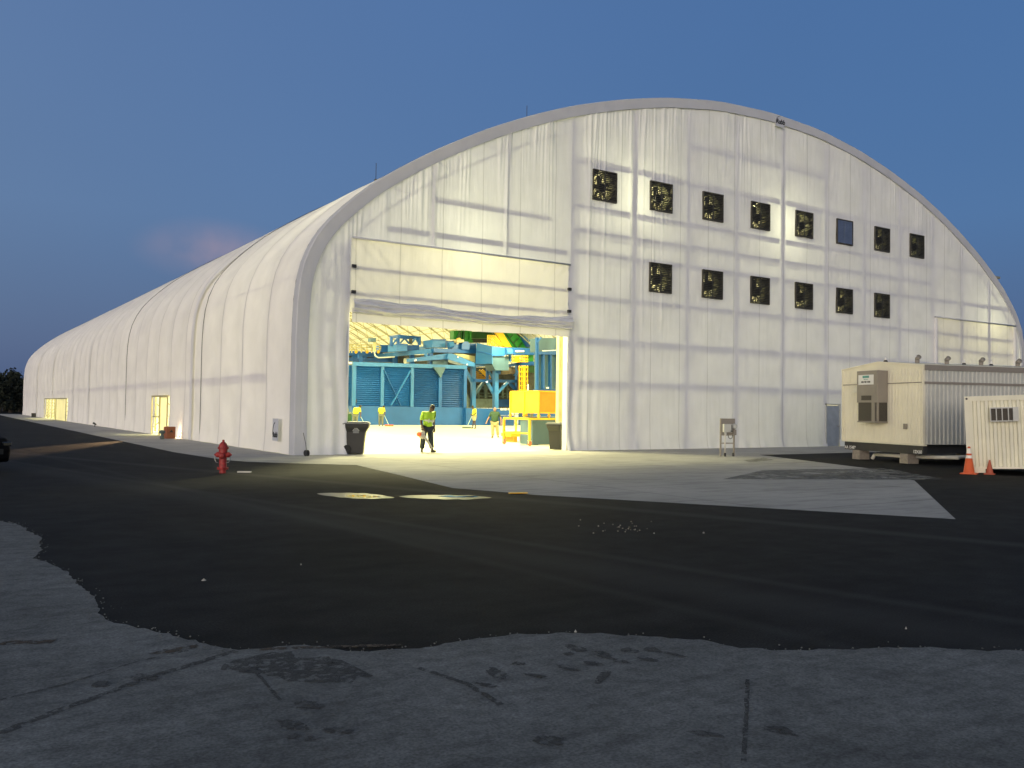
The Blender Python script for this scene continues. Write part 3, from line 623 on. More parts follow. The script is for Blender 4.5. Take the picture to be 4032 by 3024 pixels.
# (the end wall is open above the roll only up to z=4.9; the door cloth sits just in front of it)
door_cloth(2.10, 11.50, 4.85, 7.45, .0)
for z in (6.4, 5.52):
    MB().box((2.05, .07, z-.06), (11.5, .15, z+.06)).build('door_bar', 'galv', hangar)
    for x in (2.16, 11.30): MB().box((x, -.22, z-.05), (x+.14, -.12, z+.06)).build('bar_bracket', 'ink', hangar)
# gathered roll of cloth
N = 130; P_ = 34; xs = np.linspace(2.18, 11.42, N); X = np.repeat(xs[:, None], P_, 1); Yr = np.zeros((N, P_)); Zr = np.zeros((N, P_))
for i, x in enumerate(xs):
    t = (x-2.18)/9.24; top = 5.30+.05*math.sin(t*7)-.10*math.sin(math.pi*t); bot = 4.80-.03*math.sin(math.pi*t)
    for j in range(P_):
        s = j/(P_-1); z = top+(bot-top)*s
        lobe = abs(math.sin(math.pi*(s*3.6+.5*noise.noise(Vector((x*.45, 1, 0))))))
        Yr[i, j] = -.14 - .20*math.sin(math.pi*min(1, s*1.02))**.5 - .09*lobe + .07*noise.noise(Vector((x*1.3, s*5, 0))) + .03*noise.noise(Vector((x*6, s*7, 3)))
        Zr[i, j] = z + .05*noise.noise(Vector((x*.9, s*3, 6)))
grid_mesh('rolled_cloth', X, Yr, Zr, 'roll', hangar)
xs = np.linspace(2.2, 11.42, 90); zs = np.linspace(4.5, 5.0, 8); XX, ZZ = np.meshgrid(xs, zs, indexing='ij')
Dq = np.array([[-.12+.03*noise.noise(Vector((x*1.2, z, 0))) for z in zs] for x in xs]); ZZ = ZZ + .06*np.array([[noise.noise(Vector((x*.35, 0, 2))) for z in zs] for x in xs])
grid_mesh('door_hem', XX, Dq, ZZ, 'door_cloth', hangar)
# second big door, closed, at the right
door_cloth(36.66, 45.06, .02, 7.12, .0, sd=5)
for z in (.7, 1.65, 2.6, 3.55, 4.5, 5.35, 6.2): MB().box((36.8, .07, z-.07), (45.1, .15, z+.07)).build('door_bar', 'galv', hangar)
MB().tube((36.6, -.12, 7.08), (45.1, -.12, 7.08), .04).build('header_pipe', 'band', hangar, smooth=True)
for x in (36.68, 44.95): MB().box((x, -.16, .01), (x+.12, -.02, 7.0)).build('door_jamb', 'strip', hangar)
# thin white trims beside columns
# personnel door
b = MB().box((27.44, -.04, .008), (28.39, .02, 2.04)); dr_ = b.build('personnel_door', 'doorblue', hangar)
MB().box((27.36, -.06, .02), (27.43, .05, 2.12)).box((28.40, -.06, .02), (28.47, .05, 2.12)).box((27.36, -.06, 2.05), (28.47, .05, 2.12)).build('door_frame', 'siding', dr_)
MB().sphere((28.28, -.09, 1.0), .04).build('door_handle', 'steel', dr_)
# exhaust fans
def make_fan(open_=True):
    f = MB(); w_ = FANW; d = .46; s = .025
    f.box((0, -.05, 0), (w_, .0, .05)).box((0, -.05, w_-.05), (w_, 0, w_)).box((0, -.05, .05), (.04, 0, w_-.05)).box((w_-.04, -.05, .05), (w_, 0, w_-.05))
    f.box((0, .003, 0), (s, d, w_)).box((w_-s, .003, 0), (w_, d, w_)).box((s, .003, 0), (w_-s, d, s)).box((s, .003, w_-s), (w_-s, d, w_))
    o = f.build('exhaust_fan', 'fanbox', hangar)
    # back plate with round opening
    b = MB(); n = 32; r = .57; c = w_/2
    ring = [(c+r*math.cos(2*math.pi*i/n), d-.05, c+r*math.sin(2*math.pi*i/n)) for i in range(n)]
    sq = []
    for i in range(n):
        a = 2*math.pi*i/n; k_ = (w_/2-s)/max(abs(math.cos(a)), abs(math.sin(a))); sq.append((c+k_*math.cos(a), d-.05, c+k_*math.sin(a)))
    b.add(ring+sq, [(i, (i+1) % n, n+(i+1) % n, n+i) for i in range(n)])
    b.build('back_plate', 'fanbox', o)
    b = MB().lathe([(.60, .14), (.56, .24), (.545, .44), (.57, .52)], (c, 0, c), 32, (0, 1, 0), cap=False); b.build('fan_shroud', 'shroud', o, smooth=True)
    b = MB().lathe([(.0, .12), (.20, .13), (.21, .33), (.0, .34)], (c, 0, c-.04), 14, (0, 1, 0)).bar((c, .27, .04), (c, .27, w_-.04), .05, .03).bar((.04, .27, c-.05), (w_-.04, .27, c-.05), .04, .04); b.build('fan_motor', 'ink', o)
    b = MB()
    for q in range(5):
        a = 2*math.pi*q/5+.4; p1 = (c+.12*math.cos(a), .36, c+.12*math.sin(a)); p2 = (c+.53*math.cos(a), .36, c+.53*math.sin(a)); b.bar(p1, p2, .17, .015, (math.sin(a)*.5, 1, -math.cos(a)*.5))
    b.build('fan_blade', 'louvre', o)
    b = MB()
    for q in range(1, 10):
        rr_ = .06*q
        b.lathe([(rr_-.015, .47), (rr_+.015, .47), (rr_+.015, .48), (rr_-.015, .48), (rr_-.015, .47)], (c, 0, c), 24, (0, 1, 0), cap=False)
    b.build('dimming_guard', 'ink', o)  # dense rings added to dim the light through the fan
    b = MB(); ns = 15
    for i in range(ns):
        z = .07+(w_-.12)*i/ns
        if open_: b.bar((.04, -.012, z+.02), (w_-.04, -.012, z+.02), .075, .040, (0, -.3, 1))
        else: b.bar((.04, -.02, z+.04), (w_-.04, -.02, z+.04), .012, .082, (0, .25, 1))
    b.bar((w_/2, -.02, .05), (w_/2, -.02, w_-.05), .035, .05)
    b.build('louvre_panel', 'louvre' if open_ else 'louvre_sh', o)
    return o
def copy_tree(o, parent=None):
    c = o.copy(); col.objects.link(c); c.parent = parent
    for ch in [x for x in bpy.data.objects if x.parent == o]: copy_tree(ch, c)
    return c
fo = make_fan(); first = True
spots = [(x, FZU, i == 5) for i, x in enumerate(FU)] + [(x, FZL, False) for x in FLW]
for x, z, closed in spots:
    if closed: o = make_fan(False)
    elif first: o = fo; first = False
    else: o = copy_tree(fo, hangar)
    o.location = (x, -.06, z)
tag(bpy.data.objects['exhaust_fan'])
# maker's logo patch
def side_patch():
    g = MB(); pts = []
    return g
g = MB().box((XS-.10, 1.25, .42), (XS-.088, 1.82, 1.18)); pa = g.build('logo_patch', 'band', hangar)
text('Rubb', .24, 'ink', Matrix.Translation((XS-.104, 1.53, .62)) @ Matrix.Rotation(-math.pi/2, 4, 'Z') @ Matrix.Rotation(math.pi/2, 4, 'X'), pa, shear=.2, bold=.012)
ar_ = [(XS-.106, 1.77-.24*(1-math.cos(t)), .62+.42*math.sin(t)) for t in np.linspace(0, 1.5, 10)]
MB().path(ar_, .014, 5).build('logo_arc', 'logo', pa)
lc = hit(3070, 478, 1, -.16)
pa = MB().box((lc.x-.30, -.165, lc.z-.26), (lc.x+.34, -.150, lc.z+.2)).build('logo_patch', 'band', hangar)
text('Rubb', .30, 'ink', Matrix.Translation((lc.x+.04, -.168, lc.z-.02)) @ Matrix.Rotation(math.pi/2, 4, 'X'), pa, shear=.2, bold=.014)
MB().path([(lc.x-.28+.34*(1-math.cos(t)), -.17, lc.z-.12+.38*math.sin(t)) for t in np.linspace(0, 1.45, 10)], .016, 5).build('logo_arc', 'logo', pa)
# lightning rods
for (px, py, pt, Y) in ((812, 385, 352, 4.0), (1138, 252, 228, 3.0), (1551, 222, 219, 1.0)):
    a = hit(px*D, py*D, 1, Y); t2 = hit(px*D, pt*D, 1, Y); zr = float(np.interp(a.x, ax[5:-5], az[5:-5]))
    MB().tube((a.x, Y, zr-.05), (a.x, Y, max(t2.z, zr+.15)), .012).box((a.x-.05, Y-.05, zr-.02), (a.x+.05, Y+.05, zr+.04)).build('lightning_rod', 'dark', hangar)

# ------------------------------------------------------------------ machinery inside
def T(name, x, y, Y, label, cat, group=None):
    p = z1(x, y, Y); return thing(name, (p.x, Y, 0), label, cat, group)
def quad(pts, Y, dep): return MB().prism([z1(x, y, Y) for x, y in pts], (0, dep, 0))
def rect(x0, y0, x1, y1, Y, dep): return quad([(x0, y0), (x1, y0), (x1, y1), (x0, y1)], Y, dep)
def B(b, name, m, par, **k): return b.build(name, m, par, world=True, **k)
YW = 47.0
bk = T('sorting_bunker', 690, 1160, YW, 'long blue steel bunker clad in horizontal ribbed sheeting behind the sweepers', 'bunker')
a = z1(192, 990, YW); c = z1(1180, 990, YW)
B(MB().box((a.x, YW, 0.01), (c.x, YW+3, a.z)), 'lower_wall', 'blue', bk)
px_ = [205, 450, 710, 955, 1172]
ribd = MB()
for i in range(4):
    p = z1(px_[i]+8, 985, YW); q = z1(px_[i+1]-6, 640, YW); zt_ = z1(690, 640, YW).z if False else q.z
    b = MB(); n = 20
    for k_ in range(n):
        z0 = a.z+(q.z-a.z)*k_/n; z2 = a.z+(q.z-a.z)*(k_+1)/n; zm = (z0+z2)/2
        b.add([(p.x, YW+.18, z0), (q.x, YW+.18, z0), (q.x, YW+.08, zm), (p.x, YW+.08, zm), (p.x, YW+.18, z2), (q.x, YW+.18, z2)], [(0, 1, 2, 3), (3, 2, 5, 4)])
    b.box((p.x, YW+.19, a.z), (q.x, YW+2.9, q.z))
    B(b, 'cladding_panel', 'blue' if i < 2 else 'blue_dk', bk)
for x in px_:
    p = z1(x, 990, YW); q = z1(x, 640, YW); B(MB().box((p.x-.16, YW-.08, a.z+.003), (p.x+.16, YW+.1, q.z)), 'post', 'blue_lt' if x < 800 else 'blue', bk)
B(MB().bar(z1(195, 625, YW), z1(1182, 655, YW), .3, .35), 'top_beam', 'blue_lt', bk)
B(MB().bar(z1(468, 680, YW-.15), z1(612, 988, YW-.15), .06, .28, (0, 1, 0)), 'diagonal_brace', 'blue', bk)
B(MB().bar(z1(702, 680, YW-.25), z1(530, 988, YW-.25), .06, .28, (0, 1, 0)), 'diagonal_brace', 'blue_lt', bk)
B(rect(218, 935, 232, 965, YW+.02, .1), 'hatch', 'dark', bk); B(rect(456, 952, 468, 966, YW+.02, .1), 'hatch', 'dark', bk)
# lower wall to the right with its dark opening
lw = T('low_blue_wall', 1320, 1165, 46.5, 'low blue steel wall under the support frame behind the man in green', 'wall')
p = z1(1184, 1010, 46.5); q = z1(1482, 1165, 46.5); B(MB().box((p.x, 46.5, .01), (q.x, 47.1, p.z)), 'wall_panel', 'blue', lw)
B(MB().box((p.x+2.5, 46.42, .01), (p.x+2.6, 46.49, p.z*.55)), 'stiffener', 'blue_dk', lw)
p2 = z1(1575, 1165, 44); p1 = z1(1450, 930, 44.6)
B(rect(1483, 1075, 1600, 1165, 44.6, .5), 'wall_panel', 'blue_dk', lw); B(rect(1450, 1030, 1575, 1072, 45.2, .6), 'wall_panel', 'blue', lw)
# gantry / support frame
fr = T('support_frame', 1340, 1010, 50, 'open blue steel frame with V braces carrying a conveyor roller', 'steel frame')
def bb(x0, y0, x1, y1, Y0, Y1=None, w_=.3, m='blue_lt', name='beam', par=None, h=None):
    B(MB().bar(z1(x0, y0, Y0), z1(x1, y1, Y1 or Y0), w_, h or w_, (0, 1, 0)), name, m, par or fr)
bb(1150, 645, 1450, 628, 51, 49, .35); bb(1245, 640, 1245, 1012, 50.5, None, .42, 'blue_lt', 'post'); bb(1440, 628, 1440, 1012, 49, None, .46, 'blue_lt', 'post'); bb(1635, 640, 1635, 880, 51, None, .45, 'blue', 'post')
bb(1250, 770, 1640, 778, 50.2, None, .3, 'blue'); bb(1165, 655, 1243, 800, 50.6, None, .3, 'blue_lt', 'brace'); bb(1335, 788, 1255, 895, 50.6, None, .28, 'teal', 'brace'); bb(1365, 780, 1432, 900, 49.3, None, .28, 'blue_lt', 'brace')
bb(1540, 788, 1450, 885, 49.3, None, .26, 'blue_lt', 'brace'); bb(1555, 788, 1630, 862, 50.8, None, .28, 'blue', 'brace'); bb(1368, 640, 1368, 765, 50.4, None, .25, 'blue', 'post'); bb(1380, 690, 1425, 765, 51, None, .2, 'blue_lt', 'brace')
bb(1560, 640, 1640, 625, 50, None, .28, 'blue'); bb(1636, 625, 1790, 622, 50, 48, .4, 'blue_dk'); bb(1640, 612, 1790, 612, 50.5, 48.5, .15, 'blue_lt')
rl = T('conveyor_roller', 1535, 690, 48.7, 'dark rubber drive roller on the frame below the pale blue chute', 'roller')
B(MB().tube(z1(1478, 684, 48.7), z1(1595, 686, 48.7), .42, n=16), 'drum', 'roller', rl, smooth=True)
B(MB().bar(z1(1595, 690, 48.8), z1(1625, 712, 48.8), .5, .5), 'bearing', 'blue', rl); B(MB().bar(z1(1455, 680, 48.8), z1(1480, 700, 48.8), .5, .5), 'bearing', 'blue', rl)
# dark boxes and machine parts standing in for the interior shadow behind the frame
dk = T('shade_backing', 1400, 1000, 55, 'dark boxes as painted interior shadow, with machine parts, behind the blue support frame', 'machine')
B(rect(1178, 655, 1650, 1010, 54.5, .6), 'shade_panel', 'dark', dk); B(rect(1640, 655, 1800, 1010, 49.4, .3), 'shade_panel', 'dark', dk); B(rect(1255, 930, 1432, 1010, 51.6, 1.5), 'motor_casing', 'grey_m', dk); B(rect(1450, 935, 1572, 1000, 51.6, 1.5), 'gearbox', 'blue_dk', dk)
B(quad([(1180, 850), (1225, 955), (1225, 1005), (1195, 1005), (1180, 970)], 50.8, .4), 'side_plate', 'grey_m', dk)
b = MB()
for x in (1290, 1345, 1360, 1500, 1540, 1700): b.tube(z1(x, 810, 54), z1(x+4, 925, 54), .12)
for y in (840, 880, 905): b.tube(z1(1260, y, 54.3), z1(1560, y+6, 54.3), .08)
B(b, 'pipe', 'grey_m', dk); B(rect(1280, 850, 1420, 905, 55, .8), 'hopper_body', 'dark', dk)
B(MB().box((z1(1640, 1000, 48).x, 47.6, .01), (z1(1660, 1000, 48).x, 48, 2.1)), 'foot', 'blue_dk', dk); B(MB().box((z1(1690, 1000, 48).x, 47.6, .01), (z1(1720, 1000, 48).x, 48, 2.1)), 'foot', 'blue_dk', dk)
# upper deck
dkp = T('conveyor_deck', 700, 600, 50, 'raised blue conveyor deck running above the clad bunker', 'platform')
bb(150, 532, 450, 548, 57, 57, .5, 'blue', 'deck_beam', dkp, .5); bb(400, 558, 892, 512, 57, 50, .45, 'blue_lt', 'deck_beam', dkp, .55); bb(888, 508, 1275, 518, 50, 51, .4, 'blue', 'deck_beam', dkp, .5)
for x, y0, y1, Y in ((260, 545, 640, 56), (300, 545, 635, 57), (565, 555, 625, 55), (712, 540, 628, 53), (872, 520, 640, 50.3), (210, 548, 625, 57)): bb(x, y0, x, y1, Y, None, .4, 'blue', 'leg', dkp)
bb(828, 540, 868, 610, 50.2, None, .25, 'blue_lt', 'brace', dkp)
B(rect(150, 548, 900, 628, 57.5, 1), 'dark_backing', 'dark', dkp); B(rect(900, 520, 1270, 655, 55, 1), 'dark_backing', 'dark', dkp)  # dark backing boxes behind the deck
bb(160, 585, 350, 592, 56, None, .35, 'blue_dk', 'cross_beam', dkp); bb(350, 590, 660, 600, 56, None, .4, 'blue_dk', 'cross_beam', dkp)
B(rect(600, 560, 655, 622, 54.5, 1), 'drive_motor', 'dark', dkp); B(MB().tube(z1(652, 605, 53.5), z1(690, 600, 53.5), .35, n=12), 'drive_motor', 'pvc', dkp)
# conveyor sides (pale blue)
cv = T('belt_conveyor', 950, 600, 50, 'pale blue belt conveyor rising to a peak and falling to the chute', 'conveyor')
B(quad([(725, 578), (1012, 535), (1050, 535), (1010, 585), (725, 604)], 49.6, 1.5), 'side_frame', 'blue_lt', cv)
B(quad([(1030, 536), (1060, 534), (1262, 618), (1262, 652), (1200, 640), (1020, 584)], 49.3, 1.5), 'side_frame', 'blue_lt', cv)
B(quad([(1085, 538), (1160, 540), (1260, 560), (1262, 612), (1110, 550)], 50.4, .6), 'belt_cover', 'cream', cv)
for x, y in ((745, 585), (735, 590), (1110, 560), (1190, 625)): B(rect(x, y, x+8, y+12, 49.2, .1), 'bracket', 'whitep', cv)
B(quad([(890, 598), (1025, 588), (1025, 655), (895, 640)], 49.9, 1.2), 'hopper', 'teal', cv); B(quad([(900, 655), (1008, 655), (965, 745)], 46.6, .25), 'chute', 'teal', cv)
# boxes on the deck
def boxm(name, x0, y0, x1, y1, Y, m, label, cat, side=None, dep=2):
    o = T(name, (x0+x1)/2, y1, Y, label, cat); B(rect(x0, y0, x1, y1, Y, dep), 'casing', m, o)
    if side: B(rect(side[0], side[1], side[2], side[3], Y+.5, dep), 'drive_unit', 'blue_dk', o)
    B(MB().bar(z1(x0-3, y0, Y-.05), z1(x1+3, y0+2, Y-.05), .12, .12), 'rim', 'blue', o)
    return o
boxm('magnet_housing', 577, 455, 672, 515, 52, 'blue_lt', 'small pale blue housing below the lattice hoist frame', 'machine housing', (672, 462, 775, 508))
boxm('magnet_housing', 440, 465, 558, 522, 55, 'blue', 'dark blue box on the deck beside the yellow railing', 'machine housing')
boxm('magnet_housing', 890, 415, 1003, 482, 50.5, 'blue_lt', 'large pale blue housing on the deck left of the cream box', 'machine housing', (1003, 425, 1100, 480))
boxm('magnet_housing', 830, 470, 885, 500, 54, 'blue_lt', 'little bright blue box at the bend of the deck', 'machine housing')
o = T('belt_drive', 1140, 495, 50.5, 'blue belt drive with rounded guard on the deck', 'machine'); B(quad([(1145, 500), (1150, 450), (1165, 432), (1200, 430), (1215, 452), (1215, 500)], 50.2, .8), 'guard', 'blue', o); B(rect(1216, 446, 1272, 500, 50.6, 1), 'casing', 'blue_dk', o)
B(rect(1065, 455, 1145, 498, 50.6, 1), 'casing', 'blue', o); B(MB().tube(z1(1030, 462, 50), z1(1070, 455, 50), .3, n=10), 'motor', 'blue_lt', o)
o = T('control_box', 1135, 430, 50.4, 'cream control box on top of the blue deck', 'box'); B(rect(1107, 414, 1165, 438, 50.3, 1), 'casing', 'cream', o); B(quad([(1118, 400), (1132, 398), (1140, 413), (1114, 413)], 50.4, .4), 'beacon', 'yellow', o)
# hoist frame
hf = T('hoist_frame', 655, 465, 53, 'small open lattice hoist frame on top of the deck', 'frame')
bb(528, 392, 600, 384, 56, 52.5, .3, 'blue', 'beam', hf); bb(598, 388, 780, 402, 52.5, 54, .35, 'blue', 'beam', hf)
for x, y0, y1 in ((532, 392, 470), (592, 388, 455), (776, 400, 462)): bb(x, y0, x, y1, 53, None, .25, 'blue', 'post', hf)
for l_ in ((610, 445, 650, 400), (645, 400, 690, 450), (745, 400, 775, 455), (540, 460, 588, 400), (700, 455, 740, 405)): bb(*l_, 53.2, None, .15, 'blue_lt', 'brace', hf)
bb(700, 400, 703, 450, 53, None, .25, 'dark', 'hoist', hf)
# cream railing
rg = T('railing', 300, 535, 55, 'cream railing along the deck at the left of the doorway', 'railing')
for x in (166, 188, 226, 272, 320, 362, 430, 440): bb(x, 455, x, 530 if x != 440 else 500, 55, None, .09, 'cream', 'post', rg)
for y in (458, 480, 503): bb(150, y, 442, y+4, 55, None, .09, 'cream', 'rail', rg)
for x in (226, 322, 420): B(MB().sphere(z1(x, 522, 54.8), .17), 'foot', 'yellow', rg)
lp = T('floodlight', 380, 570, 53, 'small boxy floodlight on a cream post over the deck railing', 'lamp'); B(rect(357, 400, 400, 432, 53, .8), 'lamp_head', 'teal', lp)
b = MB().bar(z1(388, 432, 53.3), z1(385, 520, 53.3), .22, .22); B(b, 'post', 'cream', lp); B(MB().path([z1(385, 520, 53), z1(392, 555, 53), z1(420, 572, 53), z1(560, 565, 53)], .07), 'conduit', 'pvc', lp)
# chute
ch = T('transfer_chute', 1400, 620, 48.5, 'big pale blue transfer chute box above the support frame', 'chute')
pA, pB, pC, pD = z1(1275, 442, 49.5), z1(1410, 472, 47.5), z1(1410, 622, 47.5), z1(1265, 628, 49.5)
B(MB().prism([pA, pB, pC, pD], (1.2, 1.5, 0)), 'front_casing', 'blue_lt', ch)
B(quad([(1411, 474), (1522, 486), (1522, 556), (1411, 556)], 47.7, 1.3), 'upper_casing', 'blue', ch); B(quad([(1411, 558), (1556, 560), (1556, 682), (1440, 682), (1411, 630)], 47.9, 1.6), 'lower_casing', 'teal', ch)
bb(1270, 512, 1412, 546, 49.3, 47.3, .07, 'blue', 'joint', ch)
# right conveyor
rc = T('discharge_conveyor', 1660, 545, 48, 'blue box conveyor reaching right from the transfer chute', 'conveyor')
B(quad([(1522, 482), (1792, 490), (1792, 548), (1522, 540)], 48.2, 1.2), 'side_frame', 'blue', rc); B(rect(1616, 508, 1690, 522, 48.05, .08), 'name_plate', 'whitep', rc); B(MB().tube(z1(1530, 520, 47.6), z1(1575, 520, 47.6), .35, n=10), 'motor', 'blue_lt', rc)
bb(1568, 545, 1572, 605, 48, None, .25, 'blue_lt', 'hanger', rc); bb(1575, 590, 1615, 548, 48, None, .15, 'blue_lt', 'hanger', rc)
# green hoppers and incline
gh = T('green_hopper', 1160, 440, 53, 'bright green hopper below the ceiling in the middle of the doorway', 'hopper')
B(quad([(1075, 335), (1225, 335), (1225, 395), (1252, 442), (1195, 438), (1150, 412), (1075, 412)], 53, .8), 'bin_body', 'green', gh)
for x in (1130, 1165, 1180, 1222): bb(x, 336, x-4, 410, 52.8, None, .22, 'green_dk' if x < 1170 else 'green', 'stiffener', gh)
B(rect(1177, 368, 1188, 405, 52.7, .1), 'name_plate', 'whitep', gh); bb(1130, 360, 1112, 408, 52.7, None, .3, 'green_dk', 'stiffener', gh)
B(rect(1226, 345, 1440, 402, 54, .8), 'rear_body', 'green_dk', gh); B(rect(1226, 402, 1400, 440, 55, .5), 'under_frame', 'dark', gh)
gi = T('green_incline', 1600, 480, 49.8, 'green inclined conveyor beside the yellow stair', 'conveyor')
B(quad([(1500, 345), (1600, 345), (1742, 486), (1585, 482)], 49.8, .8), 'side_frame', 'green', gi)
for l_ in ((1525, 355, 1625, 485), (1560, 400, 1590, 372), (1600, 440, 1640, 405), (1640, 480, 1670, 440)): bb(*l_, 49.7, None, .12, 'green_dk', 'stiffener', gi)
B(quad([(1595, 340), (1800, 345), (1800, 395), (1665, 395), (1640, 400)], 50.7, .3), 'upper_casing', 'dark', gi)
B(rect(1715, 545, 1770, 610, 48.6, .4), 'rear_box', 'green', gi); B(rect(1715, 640, 1790, 700, 48.9, .4), 'rear_box', 'green_dk', gi)
bt = T('blue_duct', 1730, 480, 49.2, 'dull blue sloping duct right of the green incline', 'duct'); B(quad([(1668, 385), (1690, 385), (1795, 455), (1795, 488), (1720, 475)], 49.2, .4), 'duct_body', 'blue_dk', bt); bb(1690, 388, 1795, 462, 49.1, None, .12, 'blue_lt', 'flange', bt)
B(MB().bar(z1(1735, 440, 49), z1(1755, 455, 49), .05, .3), 'name_plate', 'whitep', bt)
# yellow stairs
ys = T('yellow_stair', 1490, 478, 49.3, 'yellow steel stair with railings climbing to the green hoppers', 'stair')
B(quad([(1436, 345), (1500, 345), (1582, 480), (1520, 480)], 49.3, .3), 'stringer', 'yellow', ys)
for x, y0 in ((1372, 378), (1388, 376), (1403, 376), (1418, 378), (1432, 378), (1446, 385), (1460, 400), (1475, 415), (1490, 440)): bb(x, y0, x, 470 if x < 1425 else 472, 49.1, None, .1, 'yellow', 'baluster', ys)
for y in (378, 400, 425, 450): bb(1370, y, 1425, y+1, 49.1, None, .1, 'yellow', 'rail', ys)
for dy in (0, 22, 44): bb(1425, 378+dy, 1510, 474+dy*.2, 49.0, None, .12, 'yellow', 'rail', ys)
y2 = T('yellow_stair', 1320, 765, 53, 'yellow stair in the shade behind the frame posts', 'stair')
for l_ in ((1300, 678, 1395, 765), (1325, 678, 1400, 745)): bb(*l_, 53, None, .16, 'yellow', 'stringer', y2)
for k_ in range(8): bb(1268+k_*12, 690+k_*8, 1272+k_*12, 765, 53.1, None, .07, 'yellow_m', 'baluster', y2)
for k_ in range(4): bb(1265, 690+k_*20, 1300+k_*28, 700+k_*20, 53.2, None, .07, 'yellow_m', 'rail', y2)
# caged ladder
cg = T('caged_ladder', 1684, 870, 47, 'tall yellow ladder in a round safety cage', 'ladder')
for x in (1648, 1668, 1686, 1700, 1718): bb(x, 640, x, 1000, 47, None, .09, 'yellow', 'upright', cg)
bb(1688, 640, 1688, 1120, 46.8, None, .16, 'yellow', 'rail', cg)
for y in (655, 695, 735, 775, 815, 850): bb(1645, y, 1722, y+1, 46.9, None, .09, 'yellow', 'hoop', cg)
for k_ in range(20): bb(1672, 650+k_*18, 1700, 650+k_*18, 47.1, None, .05, 'yellow', 'rung', cg)
for x in (1586, 1600, 1615, 1645, 1665, 1680, 1700, 1718): bb(x, 552, x, 612, 47.5, None, .09, 'yellow', 'baluster', cg)
for y in (560, 585, 605): bb(1583, y, 1722, y+1, 47.4, None, .1, 'yellow', 'rail', cg)
B(rect(1610, 560, 1640, 612, 47.9, .2), 'gate', 'yellow', cg)
# tall panel enclosure at right
en = T('panel_enclosure', 1890, 850, 24, 'tall grey blue panelled enclosure behind the yellow cage', 'enclosure')
B(rect(1808, 400, 2060, 520, 24.4, 1), 'upper_panel', 'teal', en); B(quad([(1803, 520), (1990, 510), (2060, 510), (2060, 548), (1803, 542)], 24.0, .4), 'top_beam', 'blue_dk', en)
for x0, x1 in ((1812, 1860), (1870, 1922), (1932, 1985)): B(rect(x0, 540, x1, 848, 24.3, .5), 'wall_panel', 'teal', en)
for x in (1864, 1926, 1988): B(rect(x-6, 540, x+6, 848, 24.0, .5), 'mullion', 'blue_dk', en)
B(rect(1803, 845, 2060, 1165, 24.2, .5), 'lower_panel', 'blue_dk', en); B(rect(1885, 828, 1906, 840, 23.9, .06), 'name_plate', 'whitep', en); B(rect(1990, 400, 2080, 1000, 24.6, 1), 'side_panel', 'blue_dk', en)
bb(1797, 395, 1797, 850, 24, None, .14, 'blue', 'corner_post', en); bb(1812, 395, 1812, 850, 23.9, None, .06, 'blue_dk', 'corner_post', en); bb(1800, 440, 1838, 395, 23.9, None, .09, 'blue', 'knee_brace', en); bb(1850, 512, 1982, 506, 23.7, None, .05, 'whitep', 'pipe', en)
# pale tower and green bin at the far left
pt = T('pale_tower', 172, 1005, 48, 'pale blue panelled tower cut off by the left door jamb', 'tower'); B(rect(120, 640, 192, 935, 48.2, 1), 'wall_panel', 'blue_lt', pt)
for y in (690, 745, 800, 860): bb(120, y, 192, y, 48.1, None, .07, 'blue', 'joint', pt)
B(rect(120, 936, 192, 1012, 48.4, .8), 'lower_panel', 'blue', pt); B(rect(120, 608, 196, 625, 47.9, .3), 'light_strip', 'whitep', pt)
gb = T('dumpster', 165, 1130, 42, 'olive green dumpster behind the left black wheeled bin', 'dumpster'); B(rect(110, 1060, 188, 1165, 42, 1.5), 'tub', 'green_dk', gb); B(rect(105, 1045, 190, 1062, 41.9, 1.7), 'rim', 'grey_m', gb); B(rect(118, 1015, 160, 1046, 42.3, 1), 'lid', 'green', gb)
gb.children[0].data.materials[0] = mat('olive_paint', (.16, .15, .04), .6)

# ------------------------------------------------------------------ yellow cage cart just inside the door
def X(px, py, yv): return hit(px, py, 1, yv)
ct = thing('cage_cart', (13.4, 5.2, 0), 'yellow wheeled cage cart with mesh sides just inside the big doorway', 'cart')
c2 = lambda x, y: (1960+x/5.53, 1480+y/5.53)
k1 = ground(*c2(715, 1535)); y0 = k1.y+.1; x0 = k1.x
k0 = hit(*c2(130, 1490), 0, x0); y1 = min(k0.y, y0+2.4) if k0.y > y0 else y0+1.7
ztp = X(*c2(715, 935), y0).z; zlow = X(*c2(715, 1255), y0).z; x1 = x0+2.3
f = MB()
for (a_, b_) in (((x0, y0), (x1, y0)), ((x0, y1), (x1, y1)), ((x0, y0), (x0, y1)), ((x1, y0), (x1, y1))): f.bar((*a_, ztp), (*b_, ztp), .09, .09)
B(f, 'top_frame', 'yellow', ct)
for a_ in ((x0, y0), (x0, y1), (x1, y0), (x1, y1)):
    B(MB().bar((*a_, .22), (*a_, ztp-.045), .09, .09), 'leg', 'yellow', ct)
    cs_ = B(MB().lathe([(.02, -.03), (.11, -.03), (.12, -.015), (.12, .015), (.11, .03), (.02, .03)], (a_[0]+.02, a_[1], .125), 16, (1, .15, 0)), 'caster', 'wood', ct, smooth=False)
    f = MB().box((a_[0]-.07, a_[1]-.06, .23), (a_[0]+.09, a_[1]+.06, .25)).bar((a_[0]-.04, a_[1], .12), (a_[0]-.04, a_[1], .24), .01, .08).bar((a_[0]+.08, a_[1], .12), (a_[0]+.08, a_[1], .24), .01, .08); B(f, 'fork', 'steel', ct)
ym = (y0+y1)/2
